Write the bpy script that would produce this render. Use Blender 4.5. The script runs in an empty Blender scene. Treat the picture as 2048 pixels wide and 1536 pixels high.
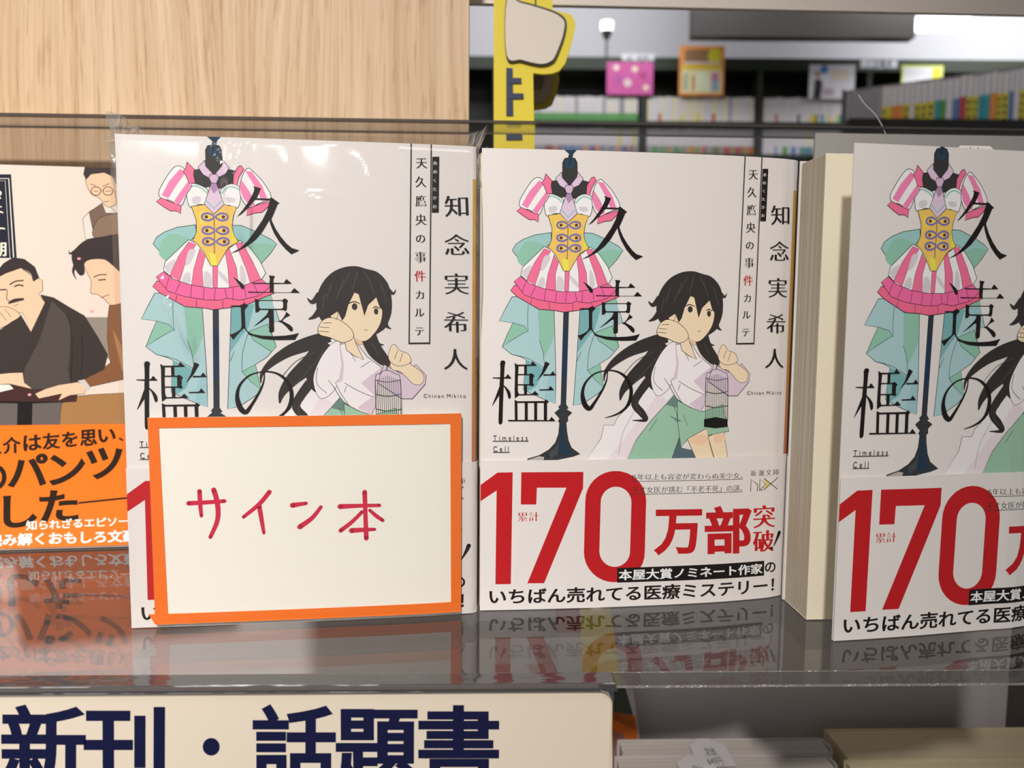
import bpy, bmesh, math, random
from mathutils import Vector, Matrix
from mathutils.geometry import tessellate_polygon, delaunay_2d_cdt
random.seed(7)
S = 0.001                                   # everything below is written in millimetres
scene = bpy.context.scene
C = scene.collection

# ---------------------------------------------------------------- camera
FP, CX, CY, CAMH = 1657.0, 1024.0, 768.0, 100.93
RT = Vector((1.0, 0.0007, 0.0080)); DN = Vector((0.0080, -0.0930, -0.9956)); FW = Vector((0.0, 0.9957, -0.0930))
FW.normalize(); RT = (RT - FW * RT.dot(FW)).normalized(); DN = FW.cross(RT)
cam_d = bpy.data.cameras.new('camera'); cam = bpy.data.objects.new('camera', cam_d); C.objects.link(cam)
m3 = Matrix((RT, -DN, -FW)).transposed()
cam.matrix_world = Matrix.Translation((0, 0, CAMH * S)) @ m3.to_4x4()
cam_d.sensor_width = 36.0; cam_d.lens = FP / 2048 * 36.0
cam_d.clip_start = 0.01; cam_d.clip_end = 60
cam_d.dof.use_dof = True; cam_d.dof.focus_distance = 0.268; cam_d.dof.aperture_fstop = cam_d.lens / 1.9
scene.camera = cam

# ---------------------------------------------------------------- world, lamps, exposure
scene.view_settings.view_transform = 'Standard'; scene.view_settings.look = 'None'
scene.view_settings.gamma = 1.0; scene.view_settings.exposure = 0.0; scene.view_settings.use_curve_mapping = False
scene.cycles.transparent_max_bounces = 24; scene.cycles.max_bounces = 10
w = bpy.data.worlds.new('world'); scene.world = w; w.use_nodes = True
w.node_tree.nodes['Background'].inputs['Color'].default_value = (1.0, 0.97, 0.94, 1)
w.node_tree.nodes['Background'].inputs['Strength'].default_value = 0.21

def lamp(name, loc, target, power, sx, sy=None, col=(1, 1, 1), spread=180):
    d = bpy.data.lights.new(name, 'AREA'); d.energy = power; d.color = col
    d.spread = math.radians(spread)
    if sy: d.shape = 'RECTANGLE'; d.size = sx; d.size_y = sy
    else: d.shape = 'DISK'; d.size = sx
    o = bpy.data.objects.new(name, d); C.objects.link(o); o.location = loc
    o.rotation_euler = (Vector(target) - Vector(loc)).to_track_quat('-Z', 'Y').to_euler()
    return o
lamp('ceiling_spotlight', (-0.26, -1.35, 1.42), (-0.30, 0.28, 0.09), 2.55, 0.13, None, (1.0, 0.94, 0.88), 33)
lamp('overhead_area_light', (-0.9, -0.7, 2.1), (-0.9, -0.7, 0), 5, 1.2, 0.3, (1, 0.98, 0.95))
lamp('overhead_area_light', (0.9, -0.7, 2.1), (0.9, -0.7, 0), 3.5, 1.2, 0.3, (1, 0.98, 0.96))
lamp('overhead_area_light', (0.4, 3.9, 2.2), (0.6, 5.6, 1.7), 26, 2.0, 0.3, (0.95, 0.97, 1))
lamp('overhead_area_light', (0.7, 1.7, 2.2), (1.1, 2.6, 0.9), 12, 1.2, 0.3, (0.95, 0.97, 1))  # added fill lamp, brightens the slanting bookcase at right
lamp('overhead_area_light', (2.8, 4.2, 2.1), (2.8, 5.6, 1.7), 30, 1.6, 0.3, (0.95, 0.97, 1))

# ---------------------------------------------------------------- pixel -> place
def ray(x, y):
    return RT * ((x - CX) / FP) + DN * ((y - CY) / FP) + FW
def at_y(x, y, Y):
    r = ray(x, y); t = Y / r.y
    return Vector((r.x * t, Y, CAMH + r.z * t))
def on_ground(x, y, z=0.0):
    r = ray(x, y); t = (z - CAMH) / r.z
    return Vector((r.x * t, r.y * t, z))

# ---------------------------------------------------------------- materials
def lin(c):
    c = c / 255.0
    return c / 12.92 if c <= 0.04045 else ((c + 0.055) / 1.055) ** 2.4
MATS = {}
def mat(name, rgb, k=1.0, rough=0.5, spec=0.35, emit=0.0, metal=0.0):
    key = (name, rgb, k)
    if key in MATS: return MATS[key]
    m = bpy.data.materials.new(name); m.use_nodes = True
    b = m.node_tree.nodes['Principled BSDF']
    col = tuple(min(0.9, lin(v) * k) for v in rgb) + (1,)
    b.inputs['Base Color'].default_value = col
    b.inputs['Roughness'].default_value = rough
    b.inputs['Specular IOR Level'].default_value = spec
    b.inputs['Metallic'].default_value = metal
    if emit:
        b.inputs['Emission Color'].default_value = tuple(lin(v) for v in rgb) + (1,)
        b.inputs['Emission Strength'].default_value = emit
    MATS[key] = m
    return m
def ink(rgb): return mat('printed_ink', rgb, 1.12, 0.42, 0.3)
def nodes(m): return m.node_tree.nodes, m.node_tree.links

def wood_mat():
    m = mat('oak_laminate', (214, 184, 150), 1.0, 0.5, 0.3); n, l = nodes(m)
    b = n['Principled BSDF']
    tc = n.new('ShaderNodeTexCoord')
    # slow sideways drift of the grain with height
    mpw = n.new('ShaderNodeMapping'); mpw.inputs['Scale'].default_value = (14, 14, 3.2); l.new(tc.outputs['Object'], mpw.inputs['Vector'])
    nw = n.new('ShaderNodeTexNoise'); nw.inputs['Scale'].default_value = 1.0; nw.inputs['Detail'].default_value = 1; l.new(mpw.outputs[0], nw.inputs['Vector'])
    sub = n.new('ShaderNodeVectorMath'); sub.operation = 'SUBTRACT'; sub.inputs[1].default_value = (0.5, 0.5, 0.5); l.new(nw.outputs['Color'], sub.inputs[0])
    mul = n.new('ShaderNodeVectorMath'); mul.operation = 'MULTIPLY'; mul.inputs[1].default_value = (0.030, 0, 0); l.new(sub.outputs[0], mul.inputs[0])
    add = n.new('ShaderNodeVectorMath'); l.new(tc.outputs['Object'], add.inputs[0]); l.new(mul.outputs[0], add.inputs[1])
    def grain(sx, sz, det):
        mp = n.new('ShaderNodeMapping'); mp.inputs['Scale'].default_value = (sx, 1, sz); l.new(add.outputs[0], mp.inputs['Vector'])
        t = n.new('ShaderNodeTexNoise'); t.inputs['Scale'].default_value = 1; t.inputs['Detail'].default_value = det; t.inputs['Roughness'].default_value = 0.6
        l.new(mp.outputs[0], t.inputs['Vector']); return t
    g1, g2, g3 = grain(150, 3.0, 4), grain(520, 9, 4), grain(700, 40, 2)
    r1 = n.new('ShaderNodeValToRGB'); r1.color_ramp.elements[0].position = 0.34; r1.color_ramp.elements[1].position = 0.68
    r1.color_ramp.elements[0].color = (lin(196), lin(166), lin(133), 1); r1.color_ramp.elements[1].color = (lin(210), lin(184), lin(154), 1)
    l.new(g1.outputs['Fac'], r1.inputs[0])
    r2 = n.new('ShaderNodeValToRGB'); r2.color_ramp.elements[0].position = 0.30; r2.color_ramp.elements[1].position = 0.56
    r2.color_ramp.elements[0].color = (0.76, 0.70, 0.63, 1); r2.color_ramp.elements[1].color = (1, 1, 1, 1)
    l.new(g2.outputs['Fac'], r2.inputs[0])
    mx = n.new('ShaderNodeMixRGB'); mx.blend_type = 'MULTIPLY'; mx.inputs[0].default_value = 0.75
    l.new(r1.outputs[0], mx.inputs[1]); l.new(r2.outputs[0], mx.inputs[2])
    r3 = n.new('ShaderNodeValToRGB'); r3.color_ramp.elements[0].position = 0.34; r3.color_ramp.elements[1].position = 0.44
    r3.color_ramp.elements[0].color = (0.72, 0.62, 0.52, 1); r3.color_ramp.elements[1].color = (1, 1, 1, 1)
    l.new(g3.outputs['Fac'], r3.inputs[0])
    my = n.new('ShaderNodeMixRGB'); my.blend_type = 'MULTIPLY'; my.inputs[0].default_value = 0.6
    l.new(mx.outputs[0], my.inputs[1]); l.new(r3.outputs[0], my.inputs[2])
    l.new(my.outputs[0], b.inputs['Base Color'])
    return m

def clear_mat(name, tint=(1, 1, 1), f0=0.05, rough=0.03, haze=0.0, haze_col=(0.5, 0.5, 0.5), bump=0.0, bscale=60, stretch=(1, 1, 1)):
    m = bpy.data.materials.new(name); m.use_nodes = True; n, l = nodes(m)
    n.remove(n['Principled BSDF']); out = n['Material Output']
    tr = n.new('ShaderNodeBsdfTransparent'); tr.inputs['Color'].default_value = tint + (1,)
    gl = n.new('ShaderNodeBsdfGlossy'); gl.inputs['Roughness'].default_value = rough
    lw = n.new('ShaderNodeLayerWeight'); lw.inputs['Blend'].default_value = 0.5
    pw = n.new('ShaderNodeMath'); pw.operation = 'POWER'; pw.inputs[1].default_value = 5; l.new(lw.outputs['Facing'], pw.inputs[0])
    ma = n.new('ShaderNodeMath'); ma.operation = 'MULTIPLY_ADD'; ma.inputs[1].default_value = 1 - f0; ma.inputs[2].default_value = f0
    l.new(pw.outputs[0], ma.inputs[0])
    mix = n.new('ShaderNodeMixShader'); l.new(ma.outputs[0], mix.inputs[0]); l.new(gl.outputs[0], mix.inputs[2])
    if haze:
        df = n.new('ShaderNodeBsdfDiffuse'); df.inputs['Color'].default_value = haze_col + (1,)
        mh = n.new('ShaderNodeMixShader'); mh.inputs[0].default_value = haze; l.new(tr.outputs[0], mh.inputs[1]); l.new(df.outputs[0], mh.inputs[2])
        l.new(mh.outputs[0], mix.inputs[1])
    else: l.new(tr.outputs[0], mix.inputs[1])
    if bump:
        tc = n.new('ShaderNodeTexCoord'); mp = n.new('ShaderNodeMapping'); mp.inputs['Scale'].default_value = stretch
        l.new(tc.outputs['Object'], mp.inputs['Vector'])
        t = n.new('ShaderNodeTexNoise'); t.inputs['Scale'].default_value = bscale; t.inputs['Detail'].default_value = 2; l.new(mp.outputs[0], t.inputs['Vector'])
        bp = n.new('ShaderNodeBump'); bp.inputs['Strength'].default_value = bump; bp.inputs['Distance'].default_value = 0.002
        l.new(t.outputs['Fac'], bp.inputs['Height']); l.new(bp.outputs[0], gl.inputs['Normal'])
    l.new(mix.outputs[0], out.inputs['Surface'])
    return m

def pages_mat(name, a, b_, axis_scale):
    m = mat(name, a, 1.0, 0.7, 0.15); n, l = nodes(m)
    tc = n.new('ShaderNodeTexCoord'); mp = n.new('ShaderNodeMapping'); mp.inputs['Scale'].default_value = axis_scale
    t = n.new('ShaderNodeTexNoise'); t.inputs['Scale'].default_value = 1; t.inputs['Detail'].default_value = 3
    r = n.new('ShaderNodeValToRGB'); r.color_ramp.elements[0].position = 0.38; r.color_ramp.elements[1].position = 0.62
    r.color_ramp.elements[0].color = tuple(lin(v) for v in b_) + (1,); r.color_ramp.elements[1].color = tuple(lin(v) for v in a) + (1,)
    l.new(tc.outputs['Object'], mp.inputs[0]); l.new(mp.outputs[0], t.inputs['Vector']); l.new(t.outputs['Fac'], r.inputs[0])
    l.new(r.outputs[0], n['Principled BSDF'].inputs['Base Color'])
    return m

def grad_mat(name, stops):                   # printed colour run up the spine (object z)
    m = mat(name, (200, 160, 60), 1.0, 0.42, 0.3); n, l = nodes(m)
    tc = n.new('ShaderNodeTexCoord'); sx = n.new('ShaderNodeSeparateXYZ'); l.new(tc.outputs['Object'], sx.inputs[0])
    mr = n.new('ShaderNodeMapRange'); mr.inputs['From Max'].default_value = 0.151; l.new(sx.outputs['Z'], mr.inputs['Value'])
    r = n.new('ShaderNodeValToRGB'); l.new(mr.outputs[0], r.inputs[0])
    while len(r.color_ramp.elements) < len(stops): r.color_ramp.elements.new(0.5)
    for e, (p, c) in zip(r.color_ramp.elements, stops):
        e.position = p; e.color = tuple(lin(v) for v in c) + (1,)
    l.new(r.outputs[0], n['Principled BSDF'].inputs['Base Color'])
    return m

M_PAPER = mat('coated_paper', (232, 227, 224), 1.0, 0.42, 0.3)
M_CREAMCOVER = mat('cream_cover_paper', (217, 203, 192), 1.0, 0.42, 0.3)
M_PAGE = mat('cream_page', (242, 234, 210), 1.0, 0.7, 0.15)
M_EDGE = pages_mat('page_edges', (212, 203, 184), (186, 175, 156), (30, 1500, 6))  # leaf lines; tone also darkened as shade on faces turned from the lamp
M_TOPEDGE = pages_mat('page_top_edges', (214, 205, 190), (186, 177, 163), (10, 1500, 6))
M_SPINE = grad_mat('spine_colour_run', [(0.0, (226, 190, 160)), (0.3, (214, 120, 92)), (0.55, (214, 150, 70)), (0.9, (205, 165, 60))])
M_WOOD = wood_mat()
M_SHELF = clear_mat('clear_shelf_acrylic', (0.88, 0.88, 0.88), 0.045, 0.02)
M_ACRYL = clear_mat('clear_acrylic', (0.96, 0.96, 0.96), 0.045, 0.02)
M_ACRYLEDGE = clear_mat('clear_acrylic_edge', (0.72, 0.72, 0.72), 0.10, 0.12, 0.35, (0.20, 0.19, 0.185))
M_SMOKE = clear_mat('acrylic_cut_edge', (0.35, 0.32, 0.30), 0.08, 0.2, 0.35, (0.16, 0.14, 0.13))
M_CHIP = clear_mat('chipped_acrylic_edge', (0.6, 0.6, 0.6), 0.15, 0.3, 0.45, (0.5, 0.48, 0.46), 1.0, 700)
M_FILM = clear_mat('plastic_film', (0.985, 0.985, 0.985), 0.085, 0.11, 0, (0.5,) * 3, 0.35, 38, (1, 1, 0.35))
M_CRINKLE = clear_mat('crinkled_film', (0.93, 0.93, 0.93), 0.22, 0.10, 0.16, (0.75, 0.74, 0.72), 0.9, 160)
M_FROST = clear_mat('frosted_grey_acrylic', (0.5, 0.5, 0.5), 0.05, 0.3, 0.78, (0.58, 0.55, 0.53))
M_PLATE = clear_mat('clear_top_plate', (0.90, 0.90, 0.90), 0.05, 0.05, 0.04, (0.5, 0.5, 0.5))
M_GREY = mat('grey_back_board', (206, 200, 201), 1.0, 0.45, 0.4)

# ---------------------------------------------------------------- objects
def tag(o, label=None, cat=None, group=None, kind=None):
    if label: o['label'] = label
    if cat: o['category'] = cat
    if group: o['group'] = group
    if kind: o['kind'] = kind
    return o
def empty(name, loc, rz=0.0):
    o = bpy.data.objects.new(name, None); C.objects.link(o); o.empty_display_size = 0.02
    o.location = Vector(loc) * S; o.rotation_euler = (0, 0, rz); return o
def link_mesh(name, me, parent=None, loc=(0, 0, 0), rz=0.0):
    o = bpy.data.objects.new(name, me); C.objects.link(o)
    o.location = Vector(loc) * S; o.rotation_euler = (0, 0, rz)
    if parent: o.parent = parent
    return o
def under(o, name):
    return next(c for c in o.children if c.name.split('.')[0] == name)
class MB:                                    # collects geometry for ONE mesh
    def __init__(s): s.v = []; s.f = []; s.mi = []; s.mats = []
    def m(s, mt):
        if mt not in s.mats: s.mats.append(mt)
        return s.mats.index(mt)
    def face(s, pts, mt):
        k = len(s.v); s.v += [Vector(p) for p in pts]; s.f.append(tuple(range(k, k + len(pts)))); s.mi.append(s.m(mt))
    def prism(s, pts, z0, z1, mt, top=None, side=None, axis='z'):
        def P(p, z): return (p[0], p[1], z) if axis == 'z' else (p[0], z, p[1])
        n = len(pts); k = len(s.v)
        s.v += [Vector(P(p, z0)) for p in pts] + [Vector(P(p, z1)) for p in pts]
        tr = tessellate_polygon([[Vector((p[0], p[1], 0)) for p in pts]])
        for t in tr:
            s.f.append(tuple(k + i for i in t)); s.mi.append(s.m(mt))
            s.f.append(tuple(k + n + i for i in t)); s.mi.append(s.m(top or mt))
        for i in range(n):
            j = (i + 1) % n; s.f.append((k + i, k + j, k + n + j, k + n + i)); s.mi.append(s.m(side or mt))
    def box(s, a, b, mt, **kw):
        s.prism([(a[0], a[1]), (b[0], a[1]), (b[0], b[1]), (a[0], b[1])], a[2], b[2], mt, **kw)
    def build(s, name, parent=None, loc=(0, 0, 0), rz=0.0, smooth=False, bevel=0.0, weld=True):
        me = bpy.data.meshes.new(name); me.from_pydata([tuple(v * S) for v in s.v], [], s.f)
        for mt in s.mats: me.materials.append(mt)
        me.polygons.foreach_set('material_index', s.mi)
        bm = bmesh.new(); bm.from_mesh(me)
        if weld: bmesh.ops.remove_doubles(bm, verts=bm.verts, dist=1e-7)
        if bevel: bmesh.ops.bevel(bm, geom=[e for e in bm.edges if len(e.link_faces) == 2 and e.calc_face_angle(0) > 0.6], offset=bevel * S, segments=3, affect='EDGES', profile=0.6)
        bmesh.ops.recalc_face_normals(bm, faces=bm.faces); bm.to_mesh(me); bm.free()
        if smooth:
            for p in me.polygons: p.use_smooth = True
        me.update()
        return link_mesh(name, me, parent, loc, rz)

# ---------------------------------------------------------------- lettering
_fc = bpy.data.curves.new('lettering', 'FONT'); _fo = bpy.data.objects.new('lettering', _fc); C.objects.link(_fo)
GL = {}
def _glyph(ch):
    if ch in GL: return GL[ch]
    _fc.body = ch; bpy.context.view_layer.update(); dg = bpy.context.evaluated_depsgraph_get()
    ev = _fo.evaluated_get(dg); cv = ev.to_curve(dg); cons = []
    for sp in cv.splines:
        b = list(sp.bezier_points); pts = []
        for i in range(len(b)):
            p, q = b[i], b[(i + 1) % len(b)]
            a0, a1, a2, a3 = (Vector(v[:2]) for v in (p.co, p.handle_right, q.handle_left, q.co))
            ch_ = (a3 - a0).length
            if ch_ < 1e-6: continue
            dev = max(abs((a1 - a0).cross(a3 - a0)) / ch_, abs((a2 - a0).cross(a3 - a0)) / ch_)
            k = 1 if dev < 0.002 else (3 if dev < 0.02 else 5)
            for j in range(k):
                t = j / k; u = 1 - t
                pts.append(a0 * u ** 3 + a1 * 3 * u * u * t + a2 * 3 * u * t * t + a3 * t ** 3)
        out = []
        for p in pts:
            if not out or (p - out[-1]).length > 0.002: out.append(p)
        if len(out) > 2 and (out[0] - out[-1]).length < 0.002: out.pop()
        if len(out) > 2: cons.append(out)
    ev.to_curve_clear(); GL[ch] = cons
    return cons
def area(p): return 0.5 * sum(p[i - 1].cross(p[i]) for i in range(len(p)))
def glyph(ch, ax=0.0, ay=0.0):               # outline with its strokes made heavier (ax) / lighter (ay)
    cons = _glyph(ch)
    if not cons or (ax == 0 and ay == 0): return [[p.copy() for p in c] for c in cons]
    big = max(cons, key=lambda c: abs(area(c))); sg = 1 if area(big) > 0 else -1
    res = []
    for c in cons:
        n = len(c); o = []
        for i in range(n):
            p, a, b = c[i], c[i - 1], c[(i + 1) % n]
            d1 = (p - a).normalized(); d2 = (b - p).normalized()
            n1 = Vector((d1.y, -d1.x)) * sg; n2 = Vector((d2.y, -d2.x)) * sg
            h1 = ax * n1.x ** 2 + ay * n1.y ** 2; h2 = ax * n2.x ** 2 + ay * n2.y ** 2
            det = n1.cross(n2)
            if abs(det) < 0.25:
                q = (n1 + n2); q = q.normalized() * (h1 + h2) / 2 if q.length > 0.3 else Vector((0, 0))
            else:
                q = Vector(((h1 * n2.y - h2 * n1.y) / det, (h2 * n1.x - h1 * n2.x) / det))
                lim = 2.0 * max(abs(ax), abs(ay))
                if q.length > lim: q *= lim / q.length
            o.append(p + q)
        res.append(o)
    return res
STY = {'r': (0, 0), 's': (0.027, 0.022), 'b': (0.026, 0.018), 'h': (0.036, 0.028), 'm': (0.013, -0.017), 'mb': (0.034, -0.006), 'ml': (0.004, -0.014), 'l': (-0.004, -0.008)}

def crom(pts, closed=True, k=5):             # smooth curve through points (any dimension tuple)
    n = len(pts); out = []
    rng = range(n) if closed else range(n - 1)
    for i in rng:
        g = (lambda j: pts[j % n]) if closed else (lambda j: pts[max(0, min(n - 1, j))])
        p0, p1, p2, p3 = g(i - 1), g(i), g(i + 1), g(i + 2)
        for j in range(k):
            t = j / k; t2 = t * t; t3 = t2 * t
            out.append(tuple(0.5 * (2 * b + (c - a) * t + (2 * a - 5 * b + 4 * c - d) * t2 + (3 * b - a - 3 * c + d) * t3) for a, b, c, d in zip(p0, p1, p2, p3)))
    if not closed: out.append(tuple(pts[-1]))
    return out

def fill(cons):                              # triangles of everything the outlines wind round
    vs, es = [], []
    for c in cons:
        k = len(vs); n = len(c); vs += c; es += [(k + i, k + (i + 1) % n) for i in range(n)]
    x0 = min(p.x for p in vs); y0 = min(p.y for p in vs)
    vo, eo, fo, _a, _b, _c = delaunay_2d_cdt([p - Vector((x0, y0)) for p in vs], es, [], 0, 1e-5)
    segs = [(vs[a].x - x0, vs[a].y - y0, vs[b].x - x0, vs[b].y - y0) for a, b in es]
    out = []
    for f in fo:
        px = sum(vo[i].x for i in f) / len(f); py = sum(vo[i].y for i in f) / len(f); w_ = 0
        for ax, ay, bx, by in segs:
            if (ay > py) != (by > py) and px < (bx - ax) * (py - ay) / (by - ay) + ax: w_ += 1 if by > ay else -1
        if w_: out.append([(vo[i].x + x0, vo[i].y + y0) for i in f])
    return out

class Art:                                   # flat printing in (u,v) millimetres, layer over layer
    def __init__(s, px2uv): s.px = px2uv; s.f = px2uv; s.tris = []; s.layer = 0
    def crop(s, ox, oy, sc): s.f = lambda x, y: s.px(ox + x / sc, oy + y / sc)
    def raw(s, cons, col, up=1):
        s.layer += up
        for t in fill([[Vector((p[0], p[1])) for p in c] for c in cons]): s.tris.append((t, s.layer, col))
    def poly(s, pts, col, sm=True, line=None, lw=0.13):
        lw *= 1.5
        q = crom(pts) if sm else pts
        q = [s.f(*p) for p in q]; s.raw([q], col)
        if line: s.ribbon(q + [q[0]], [lw] * (len(q) + 1), line)
    def line(s, pts, col, lw=0.15, sm=True):
        if lw < 0.19: lw *= 1.5
        q = crom(pts, False) if sm and len(pts) > 2 else pts
        q = [s.f(*p) for p in q]; s.ribbon(q, [lw] * len(q), col)
    def stroke(s, pts, col, sm=True, cap=False, closed=False):  # (x, y, width) in crop pixels
        q = crom(pts, closed) if sm and len(pts) > 2 else list(pts)
        if closed: q = q + [q[0]]
        uv = [s.f(p[0], p[1]) for p in q]
        a = s.f(q[0][0], q[0][1]); b = s.f(q[0][0] + 40, q[0][1]); k = abs(b[0] - a[0]) / 40
        s.ribbon(uv, [max(0.02, p[2] * k) for p in q], col, cap)
    def ribbon(s, uv, ws, col, cap=False):
        s.layer += 1
        P = [Vector(p) for p in uv]; n = len(P); L = []; R = []
        for i in range(n):
            d = (P[min(n - 1, i + 1)] - P[max(0, i - 1)])
            d = d.normalized() if d.length > 1e-9 else Vector((1, 0))
            nn = Vector((-d.y, d.x)) * ws[i] / 2; L.append(P[i] + nn); R.append(P[i] - nn)
        for i in range(n - 1):
            s.tris.append(([tuple(L[i]), tuple(R[i]), tuple(R[i + 1]), tuple(L[i + 1])], s.layer, col))
        if cap:
            for p, w_ in ((P[0], ws[0]), (P[-1], ws[-1])):
                s.tris.append(([(p.x + w_ / 2 * math.cos(a * math.pi / 6), p.y + w_ / 2 * math.sin(a * math.pi / 6)) for a in range(12)], s.layer, col))
    def ell(s, cx, cy, rx, ry, col, line=None, lw=0.12):
        s.poly([(cx + rx * math.cos(a * math.pi / 8), cy + ry * math.sin(a * math.pi / 8)) for a in range(16)], col, False, line, lw)
    def char(s, ch, cx, cy, size, col, sty='r', h=None):
        ax, ay = STY[sty]; c0 = s.f(cx, cy); c1 = s.f(cx + size / 2, cy); c2 = s.f(cx, cy - (h or size) / 2)
        ex = Vector((c1[0] - c0[0], c1[1] - c0[1])) * 2; ey = Vector((c2[0] - c0[0], c2[1] - c0[1])) * 2
        cons = [[Vector(c0) + ex * (p.x - 0.5) + ey * (p.y - 0.38) for p in c] for c in glyph(ch, ax, ay)]
        if cons: s.raw(cons, col)
    def text(s, body, bl, br, tl, col, sty='r', gap=0.06):
        ax, ay = STY[sty]; x = 0; allc = []
        for ch in body:
            cons = glyph(ch, ax, ay)
            if ch == ' ': x += 0.35; continue
            wide = ord(ch) > 0x2e7f
            x0 = 0 if wide else min(p.x for c in cons for p in c)
            allc.append([[Vector((p.x - x0 + x, p.y)) for p in c] for c in cons])
            x += 1.0 if wide else max(p.x for c in cons for p in c) - x0 + gap
        s.layer += 1
        xs = [p.x for g in allc for c in g for p in c]; ys = [p.y for g in allc for c in g for p in c]
        X0, X1, Y0, Y1 = min(xs), max(xs), min(ys), max(ys)
        B, Rr, T = Vector(s.f(*bl)), Vector(s.f(*br)), Vector(s.f(*tl))
        for g in allc:
            s.raw([[B + (Rr - B) * ((p.x - X0) / (X1 - X0)) + (T - B) * ((p.y - Y0) / (Y1 - Y0)) for p in c] for c in g], col, 0)

class Prof:                                  # upright sheet that follows a line on the shelf; u runs along it
    def __init__(s, world_pts, nfront, zbase=0.0, flip=False):
        p = [Vector((a, b)) for a, b in world_pts]
        s.o = p[0]; d = p[nfront - 1] - p[0]; s.ang = math.atan2(d.y, d.x)
        R = Matrix.Rotation(-s.ang, 2)
        s.p = [R @ (q - s.o) for q in p]; s.zb = zbase
        s.cum = [0.0]
        for i in range(1, len(p)): s.cum.append(s.cum[-1] + (s.p[i] - s.p[i - 1]).length)
        s.ufront = s.cum[nfront - 1]
    def normals(s):
        n = len(s.p); out = []
        for i in range(n):
            d = (s.p[min(n - 1, i + 1)] - s.p[max(0, i - 1)]).normalized(); out.append(Vector((d.y, -d.x)))
        return out
    def pos(s, u, v, off):
        N = s.normals() if not hasattr(s, 'N') else s.N; s.N = N
        i = 0
        while i < len(s.cum) - 2 and u > s.cum[i + 1]: i += 1
        t = (u - s.cum[i]) / (s.cum[i + 1] - s.cum[i])
        q = s.p[i].lerp(s.p[i + 1], t); nn = N[i].lerp(N[i + 1], min(1, max(0, t)))
        q = q + nn * off
        return Vector((q.x, q.y, v))
    def px2uv(s, x, y):
        r = ray(x, y); R = Matrix.Rotation(-s.ang, 2)
        o = R @ (-s.o); d = R @ Vector((r.x, r.y)); best = None
        nf = len(s.p) - 1
        for i in range(nf):
            a, e = s.p[i], s.p[i + 1] - s.p[i]
            det = d.x * -e.y + e.x * d.y
            if abs(det) < 1e-9: continue
            b = a - o
            t = (b.x * -e.y + e.x * b.y) / det; k = (d.x * b.y - d.y * b.x) / det
            lo = -999 if i == 0 else -1e-6; hi = 999 if i == nf - 1 else 1 + 1e-6
            if t > 0 and lo <= k <= hi and (best is None or t < best[0]): best = (t, s.cum[i] + k * (s.cum[i + 1] - s.cum[i]))
        t, u = best
        return (u, CAMH + r.z * t - s.zb)
    def sheet(s, mb, u0, u1, v0, v1, off, th, mt, back=None, edge=None):
        us = [u0] + [c for c in s.cum if u0 + 1e-4 < c < u1 - 1e-4] + [u1]; n = len(us); k = len(mb.v)
        for u in us:
            for v, o in ((v0, off), (v1, off), (v0, off - th), (v1, off - th)): mb.v.append(s.pos(u, v, o))
        def F(a, b, c, d, m_): mb.f.append((a, b, c, d)); mb.mi.append(mb.m(m_))
        for i in range(n - 1):
            a, b = k + 4 * i, k + 4 * i + 4
            F(a, b, b + 1, a + 1, mt); F(a + 2, a + 3, b + 3, b + 2, back or mt)
            F(a + 1, b + 1, b + 3, a + 3, edge or mt); F(a, a + 2, b + 2, b, edge or mt)
        F(k, k + 1, k + 3, k + 2, edge or mt); e = k + 4 * (n - 1); F(e, e + 2, e + 3, e + 1, edge or mt)
    def print_art(s, mb, art, off, u0, u1, v0, v1, step=0.0008):
        bm = bmesh.new(); lay = bm.faces.layers.int.new('L')
        cols = []
        for pts, L, col in art.tris:
            if col not in cols: cols.append(col)
            try: f = bm.faces.new([bm.verts.new((p[0], p[1], 0)) for p in pts])
            except ValueError: continue
            f[lay] = L; f.material_index = cols.index(col)
        cuts = [c for c in s.cum if u0 < c < u1]
        for co, no in [((u0, 0, 0), (-1, 0, 0)), ((u1, 0, 0), (1, 0, 0)), ((0, v0, 0), (0, -1, 0)), ((0, v1, 0), (0, 1, 0))]:
            bmesh.ops.bisect_plane(bm, geom=bm.verts[:] + bm.edges[:] + bm.faces[:], dist=1e-5, plane_co=co, plane_no=no, clear_outer=True)
        for c in cuts:
            bmesh.ops.bisect_plane(bm, geom=bm.verts[:] + bm.edges[:] + bm.faces[:], dist=1e-5, plane_co=(c, 0, 0), plane_no=(1, 0, 0))
        for f in bm.faces:
            o = off + 0.01 + f[lay] * step
            mb.face([s.pos(v.co.x, v.co.y, o) for v in f.verts], ink(cols[f.material_index]))
        bm.free()

def cpts(pts, k=4): return [tuple(p) for p in crom(pts, False, k)]

# ================================================================ large structure
ROT = math.radians(1.9)                      # the display stands turned a little to the camera
def fix(x, y):                               # display frame (mm) -> world
    c, s_ = math.cos(ROT), math.sin(ROT); return (x * c - y * s_, x * s_ + y * c)
FX = Vector((0, 221.0, 0))                   # front edge of the shelf, straight ahead
def fbox(mb, x0, x1, y0, y1, z0, z1, mt, **kw): mb.box((x0, y0, z0), (x1, y1, z1), mt, **kw)

for nm, a, b, mt in (('floor', (-4000, -3000, -1180), (4200, 5900, -1150), mat('floor_vinyl', (150, 145, 140), 1, 0.5)),
                     ('ceiling', (-4000, -3000, 2300), (4200, 5900, 2330), mat('ceiling_white', (225, 225, 225), 1, 0.8)),
                     ('wall_back', (-4000, 5620, -1150), (4200, 5700, 2300), mat('wall_white', (225, 223, 228), 1, 0.8))):
    mb = MB(); mb.box(a, b, mt); tag(mb.build(nm), 'white ceiling over the shop' if nm == 'ceiling' else None, kind='structure')

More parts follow.
